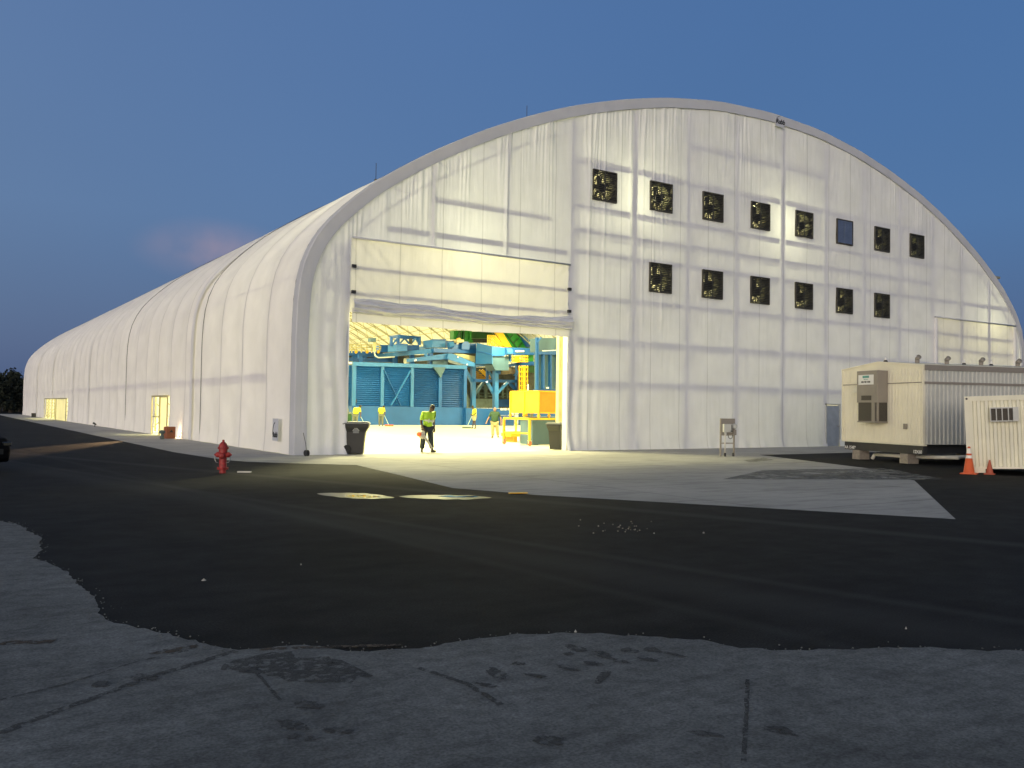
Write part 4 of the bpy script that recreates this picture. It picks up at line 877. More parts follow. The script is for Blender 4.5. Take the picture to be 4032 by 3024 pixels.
f = MB().bar((x0, y0, zlow), (x0, y1, zlow), .06, .07).bar((x0, ym+.05, zlow), (x0, ym+.05, ztp), .06, .06).bar((x1, y0, zlow), (x1, y1, zlow), .06, .07).bar((x0, y1, zlow), (x1, y1, zlow), .06, .07); B(f, 'lower_rail', 'yellow', ct)
# cage
cx0 = X(*c2(895, 600), y0+.02).x; cy0 = y0+.02
czb = X(*c2(895, 800), cy0).z; czt = X(*c2(895, 335), cy0).z
cy1 = min(hit(*c2(280, 600), 0, cx0).y, cy0+3.2); cx1 = X(*c2(1415, 600), cy0).x
f = MB()
for (a_, b_) in (((cx0, cy0), (cx1, cy0)), ((cx0, cy1), (cx1, cy1)), ((cx0, cy0), (cx0, cy1)), ((cx1, cy0), (cx1, cy1))):
    f.bar((*a_, czb), (*b_, czb), .07, .07).bar((*a_, czt), (*b_, czt), .07, .07)
for a_ in ((cx0, cy0), (cx0, (cy0+cy1)/2), (cx0, cy1), (cx1, cy0), (cx1, cy1)): f.bar((*a_, czb), (*a_, czt), .07, .07)
B(f, 'cage_frame', 'yellow', ct)
B(MB().box((cx0-.005, cy0+.04, czb+.035), (cx0+.005, cy1-.04, czt-.035)), 'mesh_side', 'yellow', ct); B(MB().box((cx0+.04, cy0-.005, czb+.035), (cx1-.04, cy0+.005, czt-.035)), 'mesh_side', 'yellow_m', ct)
B(MB().box((cx0+.04, cy1-.005, czb+.035), (cx1-.04, cy1+.005, czt-.035)), 'mesh_side', 'yellow_m', ct)
for a_ in ((cx0, cy0), (cx0, (cy0+cy1)/2), (cx0, cy1), (cx0+.9, cy1), (cx0+1.2, cy0+.9)): B(MB().bar((*a_, ztp), (*a_, czb), .07, .07).box((a_[0]-.08, a_[1]-.02, (ztp+czb)/2-.03), (a_[0]+.08, a_[1]+.02, (ztp+czb)/2+.03)), 'stub_post', 'yellow', ct)
pl = ground(*c2(420, 1305)); pl = thing('fork_pallet', (pl.x, pl.y, 0), 'flat yellow steel base on the floor behind the cage cart', 'pallet')
q0 = X(*c2(290, 1265), 8.0); f = MB().box((q0.x, 8.0, zlow*.5), (q0.x+3.2, 8.9, zlow*.5+.16)); B(f, 'deck', 'yellow', pl)
f = MB()
for k_ in (.15, 1.1, 2.0, 2.9): B(MB().box((q0.x+k_, 7.98, .01), (q0.x+k_+.2, 8.9, zlow*.5-.003)), 'runner', 'yellow_m', pl)

bc = ground(*c2(750, 1510)); bcb = thing('blue_cabinet', (bc.x+.6, bc.y, 0), 'grey blue steel cabinet behind the right wheeled bin', 'cabinet'); yb = bc.y
tz_ = X(*c2(760, 960), yb).z
B(MB().box((bc.x, yb, .03), (bc.x+2.2, yb+1.0, tz_+.15)), 'casing', 'teal', bcb); B(MB().box((bc.x+.02, yb+.02, .008), (bc.x+.35, yb+.5, .029)), 'skid', 'ink', bcb); B(MB().box((bc.x+.4, yb-.02, .008), (bc.x+1.9, yb+.5, .029)), 'skid', 'pvc', bcb)
st = X(*c2(797, 320), cy0); s_ = thing('white_bottle', (st.x, cy0+.5, czt+.035), 'small white striped bottle standing on the yellow cage', 'bottle')
MB().lathe([(.03, 0), (.035, .05), (.022, .09), (.035, .13), (.022, .17), (.03, .22), (.02, .27)], n=10).build('bottle_body', 'whitep', s_, smooth=True)

# ------------------------------------------------------------------ wheeled bins
def wheel_bin(loc, rz, label, s=1.0):
    o = thing('wheeled_bin', loc, label, 'bin', 'black wheeled bins flanking the doorway', rz)
    def ringbox(pr):
        vs = []; fs = []
        for (w_, d, z, off) in pr: vs += [(-w_/2, -d/2+off, z), (w_/2, -d/2+off, z), (w_/2, d/2+off, z), (-w_/2, d/2+off, z)]
        n = len(pr)
        for k in range(n-1):
            for i in range(4): fs.append((k*4+i, k*4+(i+1) % 4, (k+1)*4+(i+1) % 4, (k+1)*4+i))
        fs += [(3, 2, 1, 0), tuple((n-1)*4+i for i in range(4))]; return vs, fs
    b = MB().add(*ringbox([(.46*s, .56*s, .02, .04), (.50*s, .60*s, .55*s, .02), (.52*s, .62*s, .74*s, .0), (.60*s, .76*s, .90*s, -.03), (.62*s, .78*s, 1.0*s, -.03)])); b.build('tub', 'black', o, bevel=.02)
    b = MB().box((-.33*s, -.44*s, 1.0*s), (.33*s, .40*s, 1.035*s)).box((-.29*s, -.40*s, 1.035*s), (.29*s, .30*s, 1.075*s)); b.build('lid', 'binlid', o, bevel=.015)
    b = MB().tube((-.28*s, .42*s, 1.0*s), (.28*s, .42*s, 1.0*s), .018); b.build('handle', 'black', o)
    for sx in (-1, 1):
        MB().lathe([(.02, -.03), (.13*s, -.03), (.15*s, -.01), (.15*s, .03), (.02, .03)], (sx*.27*s, .30*s, .16*s), 18, (1, 0, 0)).build('wheel', 'rubber', o)
    # house shaped badge on both sides
    for sd in (-1, 1):
        pts = [(-.1, 0), (-.1, .10), (-.06, .16), (-.02, .20), (.02, .20), (.07, .15), (.1, .10), (.1, 0)]
        bx = lambda z: (.26+(z-.74*s)/(.16*s)*.04 if z > .74*s else .25+.01*(z-.55*s)/(.19*s))*s+.006
        b = MB().prism([(sd*(bx(.70*s+z*.8)), x, .70*s+z*.8) for x, z in pts], (sd*.004, 0, 0)); b.build('badge', 'logo', o)
        b = MB().path([(sd*(bx(z_)+.008), x_, z_) for x_, z_ in ((-.11, .78*s), (-.03, .87*s), (0, .84*s), (.03, .87*s), (.11, .78*s))], .008, 5); b.build('badge_roof', 'silver', o)
    return o
wheel_bin((2.52, .02, .006), R(62), 'black wheeled bin with grey lid at the left jamb of the doorway', 1.03)
wheel_bin((11.62, .85, .006), R(-62), 'black wheeled bin at the right jamb beside the yellow cage', 1.03)

# ------------------------------------------------------------------ people
HANDS = True
def skin_mesh(name, verts, edges, m, parent, sub=2, roots=(0,)):
    me = bpy.data.meshes.new(name); b = bmesh.new(); L = b.verts.layers.skin.verify(); vs = []
    for i, (co, r) in enumerate(verts):
        v = b.verts.new(co); v[L].radius = (r, r) if not isinstance(r, tuple) else r; v[L].use_root = i in roots; vs.append(v)
    for i, j in edges: b.edges.new((vs[i], vs[j]))
    b.to_mesh(me); b.free(); t = bpy.data.objects.new('tmp', me); col.objects.link(t)
    s = t.modifiers.new('s', 'SKIN'); s.use_smooth_shade = True; d = t.modifiers.new('d', 'SUBSURF'); d.levels = sub; d.render_levels = sub
    bpy.context.view_layer.update()
    m2 = bpy.data.meshes.new_from_object(t.evaluated_get(bpy.context.evaluated_depsgraph_get())); bpy.data.objects.remove(t)
    m2.name = name; m2.polygons.foreach_set('use_smooth', [True]*len(m2.polygons)); m2.materials.clear(); m2.materials.append(M[m])
    o = bpy.data.objects.new(name, m2); col.objects.link(o); o.parent = parent; return o
def person(loc, rz, label, P, skin, shirt, trousers, shoe='shoe', hair='hair', bulk=1.0, shorts=False, scale=1.0, bald=False, sleeves=True, vest=None):
    o = thing('person', loc, label, 'person', None, rz); o.scale = (scale,)*3
    V = {k: Vector(v) for k, v in P.items()}
    bd = bulk
    names = ['pelvis', 'waist', 'chest', 'neck', 'head']
    hd = (V['head']-V['neck']).normalized(); face = Vector(P.get('face', (0, -1, 0))).normalized()
    verts = [(V['pelvis'], .11*bd), (V['waist'], .10*bd), (V['chest'], .105*bd), (V['neck'], .055), (V['neck']+hd*.07, .055), (V['head'], .085), (V['head']+hd*.08, .075)]
    edges = [(0, 1), (1, 2), (2, 3), (3, 4), (4, 5), (5, 6)]
    def chain(start, pts):
        p = start
        for co, r in pts: verts.append((co, r)); edges.append((p, len(verts)-1)); p = len(verts)-1
        return p
    for s in 'LR':
        e = chain(2, [(V['sh'+s], .06*bd), (V['el'+s], .043), (V['wr'+s], .028), (V['ha'+s], .030)])
        hdv = (V['ha'+s]-V['wr'+s]).normalized(); side = hdv.cross(Vector((0, 1, 0)))
        side = side.normalized() if side.length > .1 else Vector((1, 0, 0)); curl = Vector(P.get('curl', (0, -1, 0)))
        palm = V['ha'+s]+hdv*.035
        e2 = chain(e, [(palm, .028)])
        for q, (sd, L_) in enumerate(((-.027, .060), (-.009, .072), (.009, .068), (.026, .052))):
            r0 = palm+side*sd+hdv*.012
            chain(e2, [(r0+hdv*.012, .0095), (r0+hdv*L_*.5+curl*.006, .009), (r0+hdv*L_*.85+curl*.026, .0075)])
        chain(e, [(V['ha'+s]+side*.034+curl*.012, .011), (V['ha'+s]+side*.046+hdv*.035+curl*.026, .009)])
        chain(0, [(V['hp'+s], .085*bd), (V['kn'+s], .058), (V['an'+s], .040), (V['an'+s]+Vector((0, 0, -.04))+(V['to'+s]-V['an'+s])*.5, .035)])
    skin_mesh('body', verts, edges, skin, o)
    # face: nose, brow, ears, mouth join the head
    up = hd; rt = up.cross(face).normalized(); H = V['head']+hd*.02
    f = MB().sphere(H+face*.02-up*.01, .092, 14, (.86, .98, 1.18))
    f.sphere(H+face*.112-up*.012, .018, 6, (1, 1.1, 1.5)); 
    for sgn in (-1, 1): f.sphere(H+rt*.085*sgn-up*.012, .022, 6, (.5, .8, 1.3))
    f.sphere(H+face*.085-up*.075, .035, 8)
    fo_ = f.build('head', skin, o, smooth=True)
    f = MB()
    for sgn in (-1, 1): f.sphere(H+face*.100+rt*.032*sgn+up*.012, .011, 6)
    f.build('eye', 'ink', fo_, smooth=True)
    f = MB().sphere(H+face*.104-up*.052, .018, 6, (1.3, .5, .4)); f.build('mouth', 'skin_m' if skin != 'skin_l' else 'wood', fo_, smooth=True)
    if not bald: MB().sphere(H-face*.012+up*.032, .098, 14, (.92, 1.02, 1.02)).build('hair', hair, o, smooth=True)
    else: MB().sphere(H-face*.035-up*.02, .090, 12, (.98, .9, .7)).build('hair', hair, o, smooth=True)
    # shirt
    vv = [(V['pelvis']-Vector((0, 0, .04)), .185*bd), (V['waist'], .175*bd), (V['chest'], .185*bd), (V['neck']-hd*.045, .11)]; ee = [(0, 1), (1, 2), (2, 3)]
    for s in 'LR':
        n = len(vv); vv.append((V['sh'+s], .095*bd)); vv.append((V['sh'+s].lerp(V['el'+s], .55 if sleeves else .3), .072)); vv.append((V['sh'+s].lerp(V['el'+s], .85 if sleeves else .4), .070)); ee += [(2, n), (n, n+1), (n+1, n+2)]
    sh = skin_mesh('shirt', vv, ee, shirt, o)
    if vest:
        f = MB(); c_ = V['waist'].lerp(V['chest'], .35); axd = (V['chest']-V['waist']).normalized()
        f.lathe([(.198*bd, -.028), (.198*bd, .028)], c_, 20, axd, cap=False)
        for sgn in (-1, 1): f.bar(c_+rt*.075*sgn+face*.195*bd, V['chest']+rt*.085*sgn+face*.20*bd, .05, .012, face); f.bar(c_+rt*.075*sgn-face*.165*bd, V['chest']+rt*.085*sgn-face*.17*bd, .05, .012, face)
        f.build('reflective_band', vest, o)
    # trousers
    vv = [(V['pelvis'], .15*bd)]; ee = []
    for s in 'LR':
        n = len(vv); vv.append((V['hp'+s]-Vector((0, 0, .03)), .118*bd)); vv.append((V['kn'+s], .10)); ee += [(0, n), (n, n+1)]
        if shorts: vv[-1] = (V['hp'+s].lerp(V['kn'+s], .85), .095)
        else: vv.append((V['an'+s]+Vector((0, 0, .0)), .088)); ee.append((n+1, n+2))
    skin_mesh('trousers', vv, ee, trousers, o)
    for s in 'LR':
        A, Tt = V['an'+s], V['to'+s]; g = A.copy(); g.z = max(.045, A.z-.06); Tz = Tt.copy(); back = A+(A-Tt)*.25; back.z = g.z
        skin_mesh('shoe', [(back, .045), (g, .052), (g.lerp(Tz, .6), .045), (Tz, .036)], [(0, 1), (1, 2), (2, 3)], shoe, o, 1)
    return o
def std(**kw):
    P = dict(pelvis=(0, 0, .93), waist=(0, 0, 1.08), chest=(0, 0, 1.30), neck=(0, 0, 1.47), head=(0, -.02, 1.62),
        shL=(.20, 0, 1.40), elL=(.27, 0, 1.12), wrL=(.28, -.04, .88), haL=(.28, -.05, .80), shR=(-.20, 0, 1.40), elR=(-.27, 0, 1.12), wrR=(-.28, -.04, .88), haR=(-.28, -.05, .80),
        hpL=(.10, 0, .88), knL=(.11, -.02, .50), anL=(.12, 0, .10), toL=(.14, -.16, .035), hpR=(-.10, 0, .88), knR=(-.11, -.02, .50), anR=(-.12, 0, .10), toR=(-.14, -.16, .035))
    P.update(kw); return P
FA = -YAW   # faces the camera
# man with leaf blower, walking right, head down
g_ = ground(1680, 1781)
p1 = person((g_.x, g_.y, .006), FA, 'man in lime shirt and dark jeans walking with a leaf blower at the doorway', std(pelvis=(.02, 0, .90), waist=(.03, 0, 1.05), chest=(.06, -.02, 1.26), neck=(.10, -.05, 1.42), head=(.17, -.11, 1.53), face=(.45, -.75, -.5),
    shL=(.19, .10, 1.36), elL=(.22, .16, 1.08), wrL=(.24, .14, .87), haL=(.24, .13, .79), shR=(-.13, -.14, 1.35), elR=(-.20, -.20, 1.06), wrR=(-.11, -.30, .84), haR=(-.08, -.34, .78),
    hpL=(.10, .05, .85), knL=(.13, .04, .48), anL=(.17, .10, .10), toL=(.33, .02, .035), hpR=(-.09, -.04, .86), knR=(-.12, -.12, .48), anR=(-.17, -.02, .10), toR=(-.14, -.18, .035)),
    'skin_d', 'hiviz', 'navy', bulk=1.05, scale=1.04, vest='silver')
cr_ = Matrix.LocRotScale(Vector((g_.x, g_.y, .006)), Matrix.Rotation(FA, 3, 'Z').to_quaternion(), (1.04,)*3)
lb = thing('leaf_blower', cr_ @ Vector((-.14, -.40, .62)), 'white and orange leaf blower held low by the man in lime shirt', 'leaf blower', rz=FA)
MB().lathe([(.03, -.10), (.12, -.09), (.15, -.03), (.15, .05), (.12, .10), (.04, .11)], (0, 0, 0), 18, (1, .25, 0)).build('housing', 'blower', lb, smooth=True)
MB().lathe([(.02, -.16), (.075, -.155), (.085, -.10), (.085, -.08)], (-.02, -.06, .02), 14, (.7, 1, 0)).build('starter_cover', 'orange', lb, smooth=True)
MB().path([(.0, .02, .10), (.0, .05, .16), (.10, .06, .16), (.14, .06, .08)], .018).build('handle', 'black', lb)
MB().tube((.08, -.02, -.04), (.38, -.08, -.48), .055, .04, 12).build('nozzle', 'blower', lb, smooth=True)
# man in green polo
g_ = ground(1947, 1724)
person((g_.x, g_.y, .006), FA, 'bald heavy man in dark green polo shirt and khaki trousers walking', std(waist=(0, -.03, 1.08), chest=(.0, 0, 1.32), face=(-.3, -1, 0),
    elL=(.34, .02, 1.14), wrL=(.36, -.06, .90), haL=(.36, -.08, .82), elR=(-.35, 0, 1.14), wrR=(-.44, -.10, .95), haR=(-.47, -.13, .88), knL=(.15, -.04, .50), anL=(.20, .12, .12), toL=(.24, -.02, .05), anR=(-.10, -.08, .10), toR=(-.18, -.22, .035), knR=(-.10, -.08, .5)),
    'skin_l', 'gshirt', 'khaki', bulk=1.32, scale=.98, bald=True, hair='skin_l')
# sweepers
def broom(p_hand, p_head, m_head, label, headdir=(1, 0, 0), wl=.5):
    o = thing('push_broom', (p_head.x, p_head.y, .006), label, 'broom'); B(MB().tube(p_hand, p_head+Vector((0, 0, .08)), .018), 'handle', 'pole', o)
    h = Vector(headdir)*wl/2; B(MB().bar(p_head-h+Vector((0, 0, .12)), p_head+h+Vector((0, 0, .12)), .09, .06), 'brush_head', m_head, o); B(MB().bar(p_head-h+Vector((0, 0, .055)), p_head+h+Vector((0, 0, .055)), .07, .08), 'bristles', m_head, o)
back = dict(face=(.4, 1, -.3))
def mloc(g, s, v): return Matrix.LocRotScale(Vector((g.x, g.y, .006)), Matrix.Rotation(FA, 3, 'Z').to_quaternion(), (s,)*3) @ Vector(v)
gB = ground(1500, 1678)
person((gB.x, gB.y, .006), FA, 'sweeper in lemon hi-vis shirt seen from behind, beside the orange broom', std(waist=(.0, .02, 1.06), chest=(.03, .08, 1.26), neck=(.08, .16, 1.38), head=(.14, .22, 1.47), shL=(.21, .08, 1.33), shR=(-.16, .08, 1.34), elL=(.27, .16, 1.05), wrL=(.22, .30, .88), haL=(.20, .33, .82), elR=(-.24, .12, 1.06), wrR=(-.08, .32, 1.0), haR=(-.02, .36, .98), **back), 'skin_m', 'hiviz2', 'greyj', bulk=1.15, scale=1.12)
broom(mloc(gB, 1.12, (.20, .33, .84)), ground(1532, 1679, 0), 'orange', 'push broom with orange head on the bright floor', (math.cos(FA), math.sin(FA), 0), .75)
gA = ground(1398, 1682)
person((gA.x, gA.y, .006), FA, 'bending sweeper in lemon hi-vis shirt above the left wheeled bin', std(waist=(.02, .02, 1.06), chest=(.10, .10, 1.25), neck=(.20, .18, 1.36), head=(.29, .24, 1.47), shL=(.30, .08, 1.30), shR=(-.05, .10, 1.34), elL=(.36, .16, 1.05), wrL=(.34, .26, .85), haL=(.33, .28, .78), elR=(-.10, .18, 1.10), wrR=(.08, .30, .95), haR=(.15, .33, .92), **back), 'skin_m', 'hiviz2', 'greyj', bulk=1.25, scale=1.12)
broom(mloc(gA, 1.12, (.33, .28, .8)), mloc(gA, 1.12, (.72, .3, .0)), 'pole', 'pale handled broom held by the bending sweeper at left')
gC = ground(1866, 1688)
person((gC.x, gC.y, .006), FA, 'sweeper in lemon top and pale shorts looking left at a grey broom', std(waist=(.02, 0, 1.08), chest=(.02, 0, 1.29), neck=(-.03, -.02, 1.45), head=(-.10, -.04, 1.55), face=(-1, .1, -.3), shL=(.08, -.15, 1.38), shR=(0, .17, 1.38), elL=(.12, -.2, 1.12), wrL=(-.04, -.25, 1.0), haL=(-.10, -.25, .97), elR=(-.02, .2, 1.12), wrR=(-.16, .1, 1.05), haR=(-.2, .08, 1.03),
    hpL=(.03, -.09, .88), hpR=(.0, .10, .88), knL=(.06, -.1, .5), anL=(.12, -.1, .1), toL=(-.03, -.1, .035), knR=(-.05, .1, .5), anR=(-.10, .1, .1), toR=(-.25, .1, .035)), 'skin_d', 'hiviz2', 'shorts', bulk=1.05, scale=1.12, shorts=True)
broom(mloc(gC, 1.12, (-.12, -.25, .98)), mloc(gC, 1.12, (-.52, -.1, 0)), 'grey_m', 'flat grey broom in front of the sweeper in shorts', (math.cos(FA), math.sin(FA), 0), .75)

# ------------------------------------------------------------------ fire hydrant
g_ = gd(481, 1022)
hy = thing('fire_hydrant', (g_.x, g_.y, 0), 'red fire hydrant on the asphalt in front of the long side wall', 'hydrant', rz=FA)
sc_ = 1.0; q_ = hit(481*D, 950*D, 1, g_.y).z; k_ = q_/.86
MB().lathe([(r*k_, z*k_) for r, z in ((.085, 0), (.085, .10), (.14, .105), (.145, .14), (.10, .15), (.095, .20), (.095, .52), (.11, .53), (.11, .62), (.135, .625), (.135, .655), (.12, .66), (.115, .70), (.09, .76), (.05, .80), (.03, .81), (.03, .86))], n=22).build('barrel', 'red', hy, smooth=False)
for sx in (-1, 1):
    nz_o = MB().lathe([(.06*k_, .07*k_), (.07*k_, .12*k_), (.075*k_, .13*k_), (.062*k_, .17*k_), (.03*k_, .205*k_), (.02*k_, .225*k_)], (0, 0, .475*k_), 14, (sx, 0, 0)).build('side_nozzle', 'red', hy)
    MB().path([(sx*.20*k_, -.01, .45*k_), (sx*.205*k_, -.03, .36*k_), (sx*.17*k_, -.05, .29*k_), (sx*.10*k_, -.06, .27*k_)], .007, 5).build('chain', 'chain', hy)
MB().lathe([(.075*k_, .07*k_), (.08*k_, .13*k_), (.065*k_, .17*k_), (.02*k_, .19*k_)], (0, 0, .45*k_), 14, (0, -1, 0)).build('pumper_nozzle', 'red', hy)
b = MB()
for i in range(8): a_ = i*math.pi/4+.2; b.tube((.125*k_*math.cos(a_), .125*k_*math.sin(a_), .62*k_), (.125*k_*math.cos(a_), .125*k_*math.sin(a_), .675*k_), .012, n=6).tube((.128*k_*math.cos(a_), .128*k_*math.sin(a_), .09*k_), (.128*k_*math.cos(a_), .128*k_*math.sin(a_), .16*k_), .012, n=6)
b.build('bolt', 'red', hy)
# ------------------------------------------------------------------ utility pedestal
g0, g1 = ground(2845, 1798), ground(2882, 1797); mid = (g0+g1)/2
up_ = thing('utility_pedestal', (mid.x, mid.y, .006), 'grey electrical pedestal on two posts on the concrete apron', 'pedestal', rz=-.30)
hw = (g1-g0).length/2+.02; H_ = 1.38
for sx in (-1, 1): MB().box((sx*hw-.025, -.02, 0), (sx*hw+.025, .03, H_)).build('post', 'ac', up_)
MB().box((-hw-.01, -.035, H_-.62), (hw+.01, -.021, H_)).box((-hw, -.03, .46), (hw, -.01, .50)).build('back_board', 'ac', up_)
MB().box((-hw+.04, -.16, H_-.50), (.12, -.036, H_-.20)).build('meter_box', 'siding', up_, bevel=.01)
MB().box((.07, -.17, H_-.42), (.10, -.161, H_-.22)).box((.04, -.17, H_-.48), (.12, -.161, H_-.43)).build('switch_lever', 'ink', up_)
MB().lathe([(.02, 0), (.10, 0), (.10, .06), (.07, .10)], (.25, -.036, H_-.28), 14, (0, -1, 0)).build('meter', 'siding', up_, smooth=False)
MB().box((.18, -.12, H_-.60), (.30, -.036, H_-.40)).build('socket_box', 'ac', up_)
MB().tube((-.14, -.08, .05), (-.14, -.08, H_-.5), .025).build('conduit', 'pvc', up_, smooth=True); MB().lathe([(.04, 0), (.05, .05), (.05, .2), (.02, .26)], (-.12, -.08, .78), 10).build('coupling', 'siding', up_); MB().tube((-.14, -.08, 0), (-.14, -.08, .13), .04).build('boot', 'ink', up_)
MB().path([(-.02, -.08, H_-.6), (0, -.09, H_-.70), (.07, -.1, H_-.74), (.14, -.09, H_-.70), (.17, -.08, H_-.6)], .012, 5).build('cable', 'dark', up_)
MB().tube((hw-.07, -.06, 0), (hw-.07, -.06, .13), .03).build('boot', 'ink', up_)

# ------------------------------------------------------------------ office trailer
A_ = Vector((18.40, -7.62, 0)); Bc = Vector((17.14, -11.59, 0)); wd = (Bc-A_).length; ex_ = (Bc-A_).normalized()
# local frame: x along the end face (left to right), y into the trailer, z up
rzT = math.atan2(ex_.y, ex_.x)
tr = thing('office_trailer', (A_.x, A_.y, 0), 'long cream and grey site office trailer raised on concrete blocks', 'trailer', rz=rzT)
LT = 18.0; ZB, ZE, ZR = .66, 3.20, 3.40
def ribbed(b, x0, y0, x1, y1, za, zb, n, dep, nrm, frac=.5):
    """vertical ribs on a wall from (x0,y0) to (x1,y1)"""
    for i in range(n):
        t0, t1 = i/n, (i+frac)/n; p0 = Vector((x0+(x1-x0)*t0, y0+(y1-y0)*t0, 0)); p1_ = Vector((x0+(x1-x0)*t1, y0+(y1-y0)*t1, 0)); nn = Vector(nrm)*dep
        e = (p1_-p0)*.25
        vs = [p0+Vector((0, 0, za)), p0+e+nn+Vector((0, 0, za)), p1_-e+nn+Vector((0, 0, za)), p1_+Vector((0, 0, za))]; vs += [v+Vector((0, 0, zb-za)) for v in vs]
        b.add(vs, [(0, 1, 5, 4), (1, 2, 6, 5), (2, 3, 7, 6)])
b = MB().prism([(0, 0, ZB), (wd, 0, ZB), (wd, 0, ZE), (wd*.47, 0, ZR), (0, 0, ZE)], (0, .06, 0)); ribbed(b, .05, -.001, wd-.05, -.001, ZB+.03, ZE-.05, 26, .012, (0, -1, 0), .18); b.build('end_wall', 'tan', tr)
b = MB().box((wd-.06, .061, ZB), (wd, LT, ZE)); ribbed(b, wd+.001, .1, wd+.001, LT-.1, ZB+.02, ZE-.12, 110, .035, (1, 0, 0), .5); b.build('long_wall', 'siding', tr)
b = MB().box((0, .061, ZB), (.06, LT, ZE)); b.build('long_wall', 'siding', tr)
b = MB().prism([(-.04, -.03, ZE), (wd*.47, -.03, ZR), (wd+.04, -.03, ZE), (wd+.04, -.03, ZE+.05), (wd*.47, -.03, ZR+.05), (-.04, -.03, ZE+.05)], (0, LT+.06, 0)); b.build('roof', 'tan', tr)
MB().box((wd+.036, 0, ZE-.13), (wd+.06, LT, ZE+.04)).build('fascia', 'ac', tr); MB().box((0, -.03, 2.66), (wd, -.014, 2.69)).build('belt_trim', 'ac', tr); MB().box((wd+.037, .0, 2.62), (wd+.05, LT, 2.70)).build('belt_trim', 'ac', tr)
MB().box((wd-.05, -.035, ZB), (wd+.02, .05, ZE-.002)).build('corner_trim', 'tan', tr); MB().box((-.02, -.035, ZB), (.05, .05, ZE-.002)).build('corner_trim', 'tan', tr)
MB().box((0, -.03, ZB-.045), (wd+.03, .1, ZB-.003)).build('sill_trim', 'cont', tr)
MB().box((.12, .0, ZB-.33), (wd-.02, .16, ZB-.048)).box((.3, .2, ZB-.3), (.5, LT-.5, ZB-.05)).box((wd-.5, .2, ZB-.3), (wd-.3, LT-.5, ZB-.05)).build('chassis', 'ink', tr)
def tm(x, z, y=-.004): return Matrix.Translation((x, y, z)) @ Matrix.Rotation(math.pi/2, 4, 'X')
text('AA 15489', .15, 'whitep', tm(.44, ZB-.25), tr, bold=.004); text('12X60', .15, 'whitep', tm(wd-.28, ZB-.25), tr, bold=.004)
for x in (.82, 3.30):
    for y in (0, 4.5, 9, 13.5): MB().box((x-.24, y-.02, 0), (x+.16, y+.4, .20)).box((x-.23, y-.015, .205), (x+.16, y+.4, .40 if y else ZB-.335)).build('block_pier', 'block', tr)
# AC unit
x0_, x1_ = 1.36, 2.46; b = MB().box((x0_, -.42, 2.02), (x1_, -.005, 3.12)); ac = b.build('wall_air_conditioner', 'ac', tr, bevel=.01)
MB().box((x0_+.06, -.40, 1.38), (x1_-.02, -.01, 2.018)).build('coil', 'ac_dk', ac); MB().box((x1_-.30, -.43, 1.36), (x1_-.14, -.36, 2.02)).box((x0_+.04, -.42, 1.33), (x1_, -.01, 1.379)).box((x1_-.05, -.42, 1.36), (x1_, -.36, 2.02)).build('frame', 'ac', ac)
MB().box((x0_+.26, -.432, 2.10), (x0_+.78, -.421, 2.26)).build('grille', 'ac_dk', ac); MB().box((x0_+.05, -.430, 2.30), (x1_-.10, -.421, 2.60)).build('access_panel', 'ac', ac)
sg = MB().box((x0_+.10, -.432, 2.64), (x0_+.90, -.422, 2.98)).build('sign', 'whitep', ac)
MB().box((x0_+.33, -.436, 2.87), (x0_+.67, -.4325, 2.95)).build('sign_emblem', 'tealp', sg)
text('800 782 1500', .085, 'ink', Matrix.Translation((x0_+.50, -.436, 2.73)) @ Matrix.Rotation(math.pi/2, 4, 'X'), sg, bold=.002); text('WILLIAMS', .05, 'tealp', Matrix.Translation((x0_+.50, -.436, 2.82)) @ Matrix.Rotation(math.pi/2, 4, 'X'), sg)
b = MB().add([(.80, -.02, 2.62), (1.34, -.02, 2.62), (1.34, -.22, 2.38), (.80, -.22, 2.38), (.80, -.02, 2.38), (1.34, -.02, 2.38)], [(0, 1, 2, 3), (0, 3, 4), (1, 5, 2), (3, 2, 5, 4)]); b.build('vent_hood', 'cont', tr)
MB().box((3.25, -.04, 1.14), (3.42, -.015, 1.32)).build('outlet_box', 'ac', tr)
# pipes
MB().path([(1.4, .3, .20), (3.2, .3, .22), (5.0, .6, .28)], .06, 10).path([(1.4, .3, .20), (1.32, .25, .04)], .06, 10).build('drain_pipe', 'pvc', tr, smooth=True)
MB().path([(wd-.05, .5, .24), (wd+.0, 2.5, .30), (wd, 6, .36)], .055, 10).path([(wd+.02, 2.2, .3), (wd-.02, 2.1, .6)], .05).path([(wd+.02, 3.0, .32), (wd-.02, 3.2, .6)], .05).build('drain_pipe', 'pvc', tr, smooth=True)
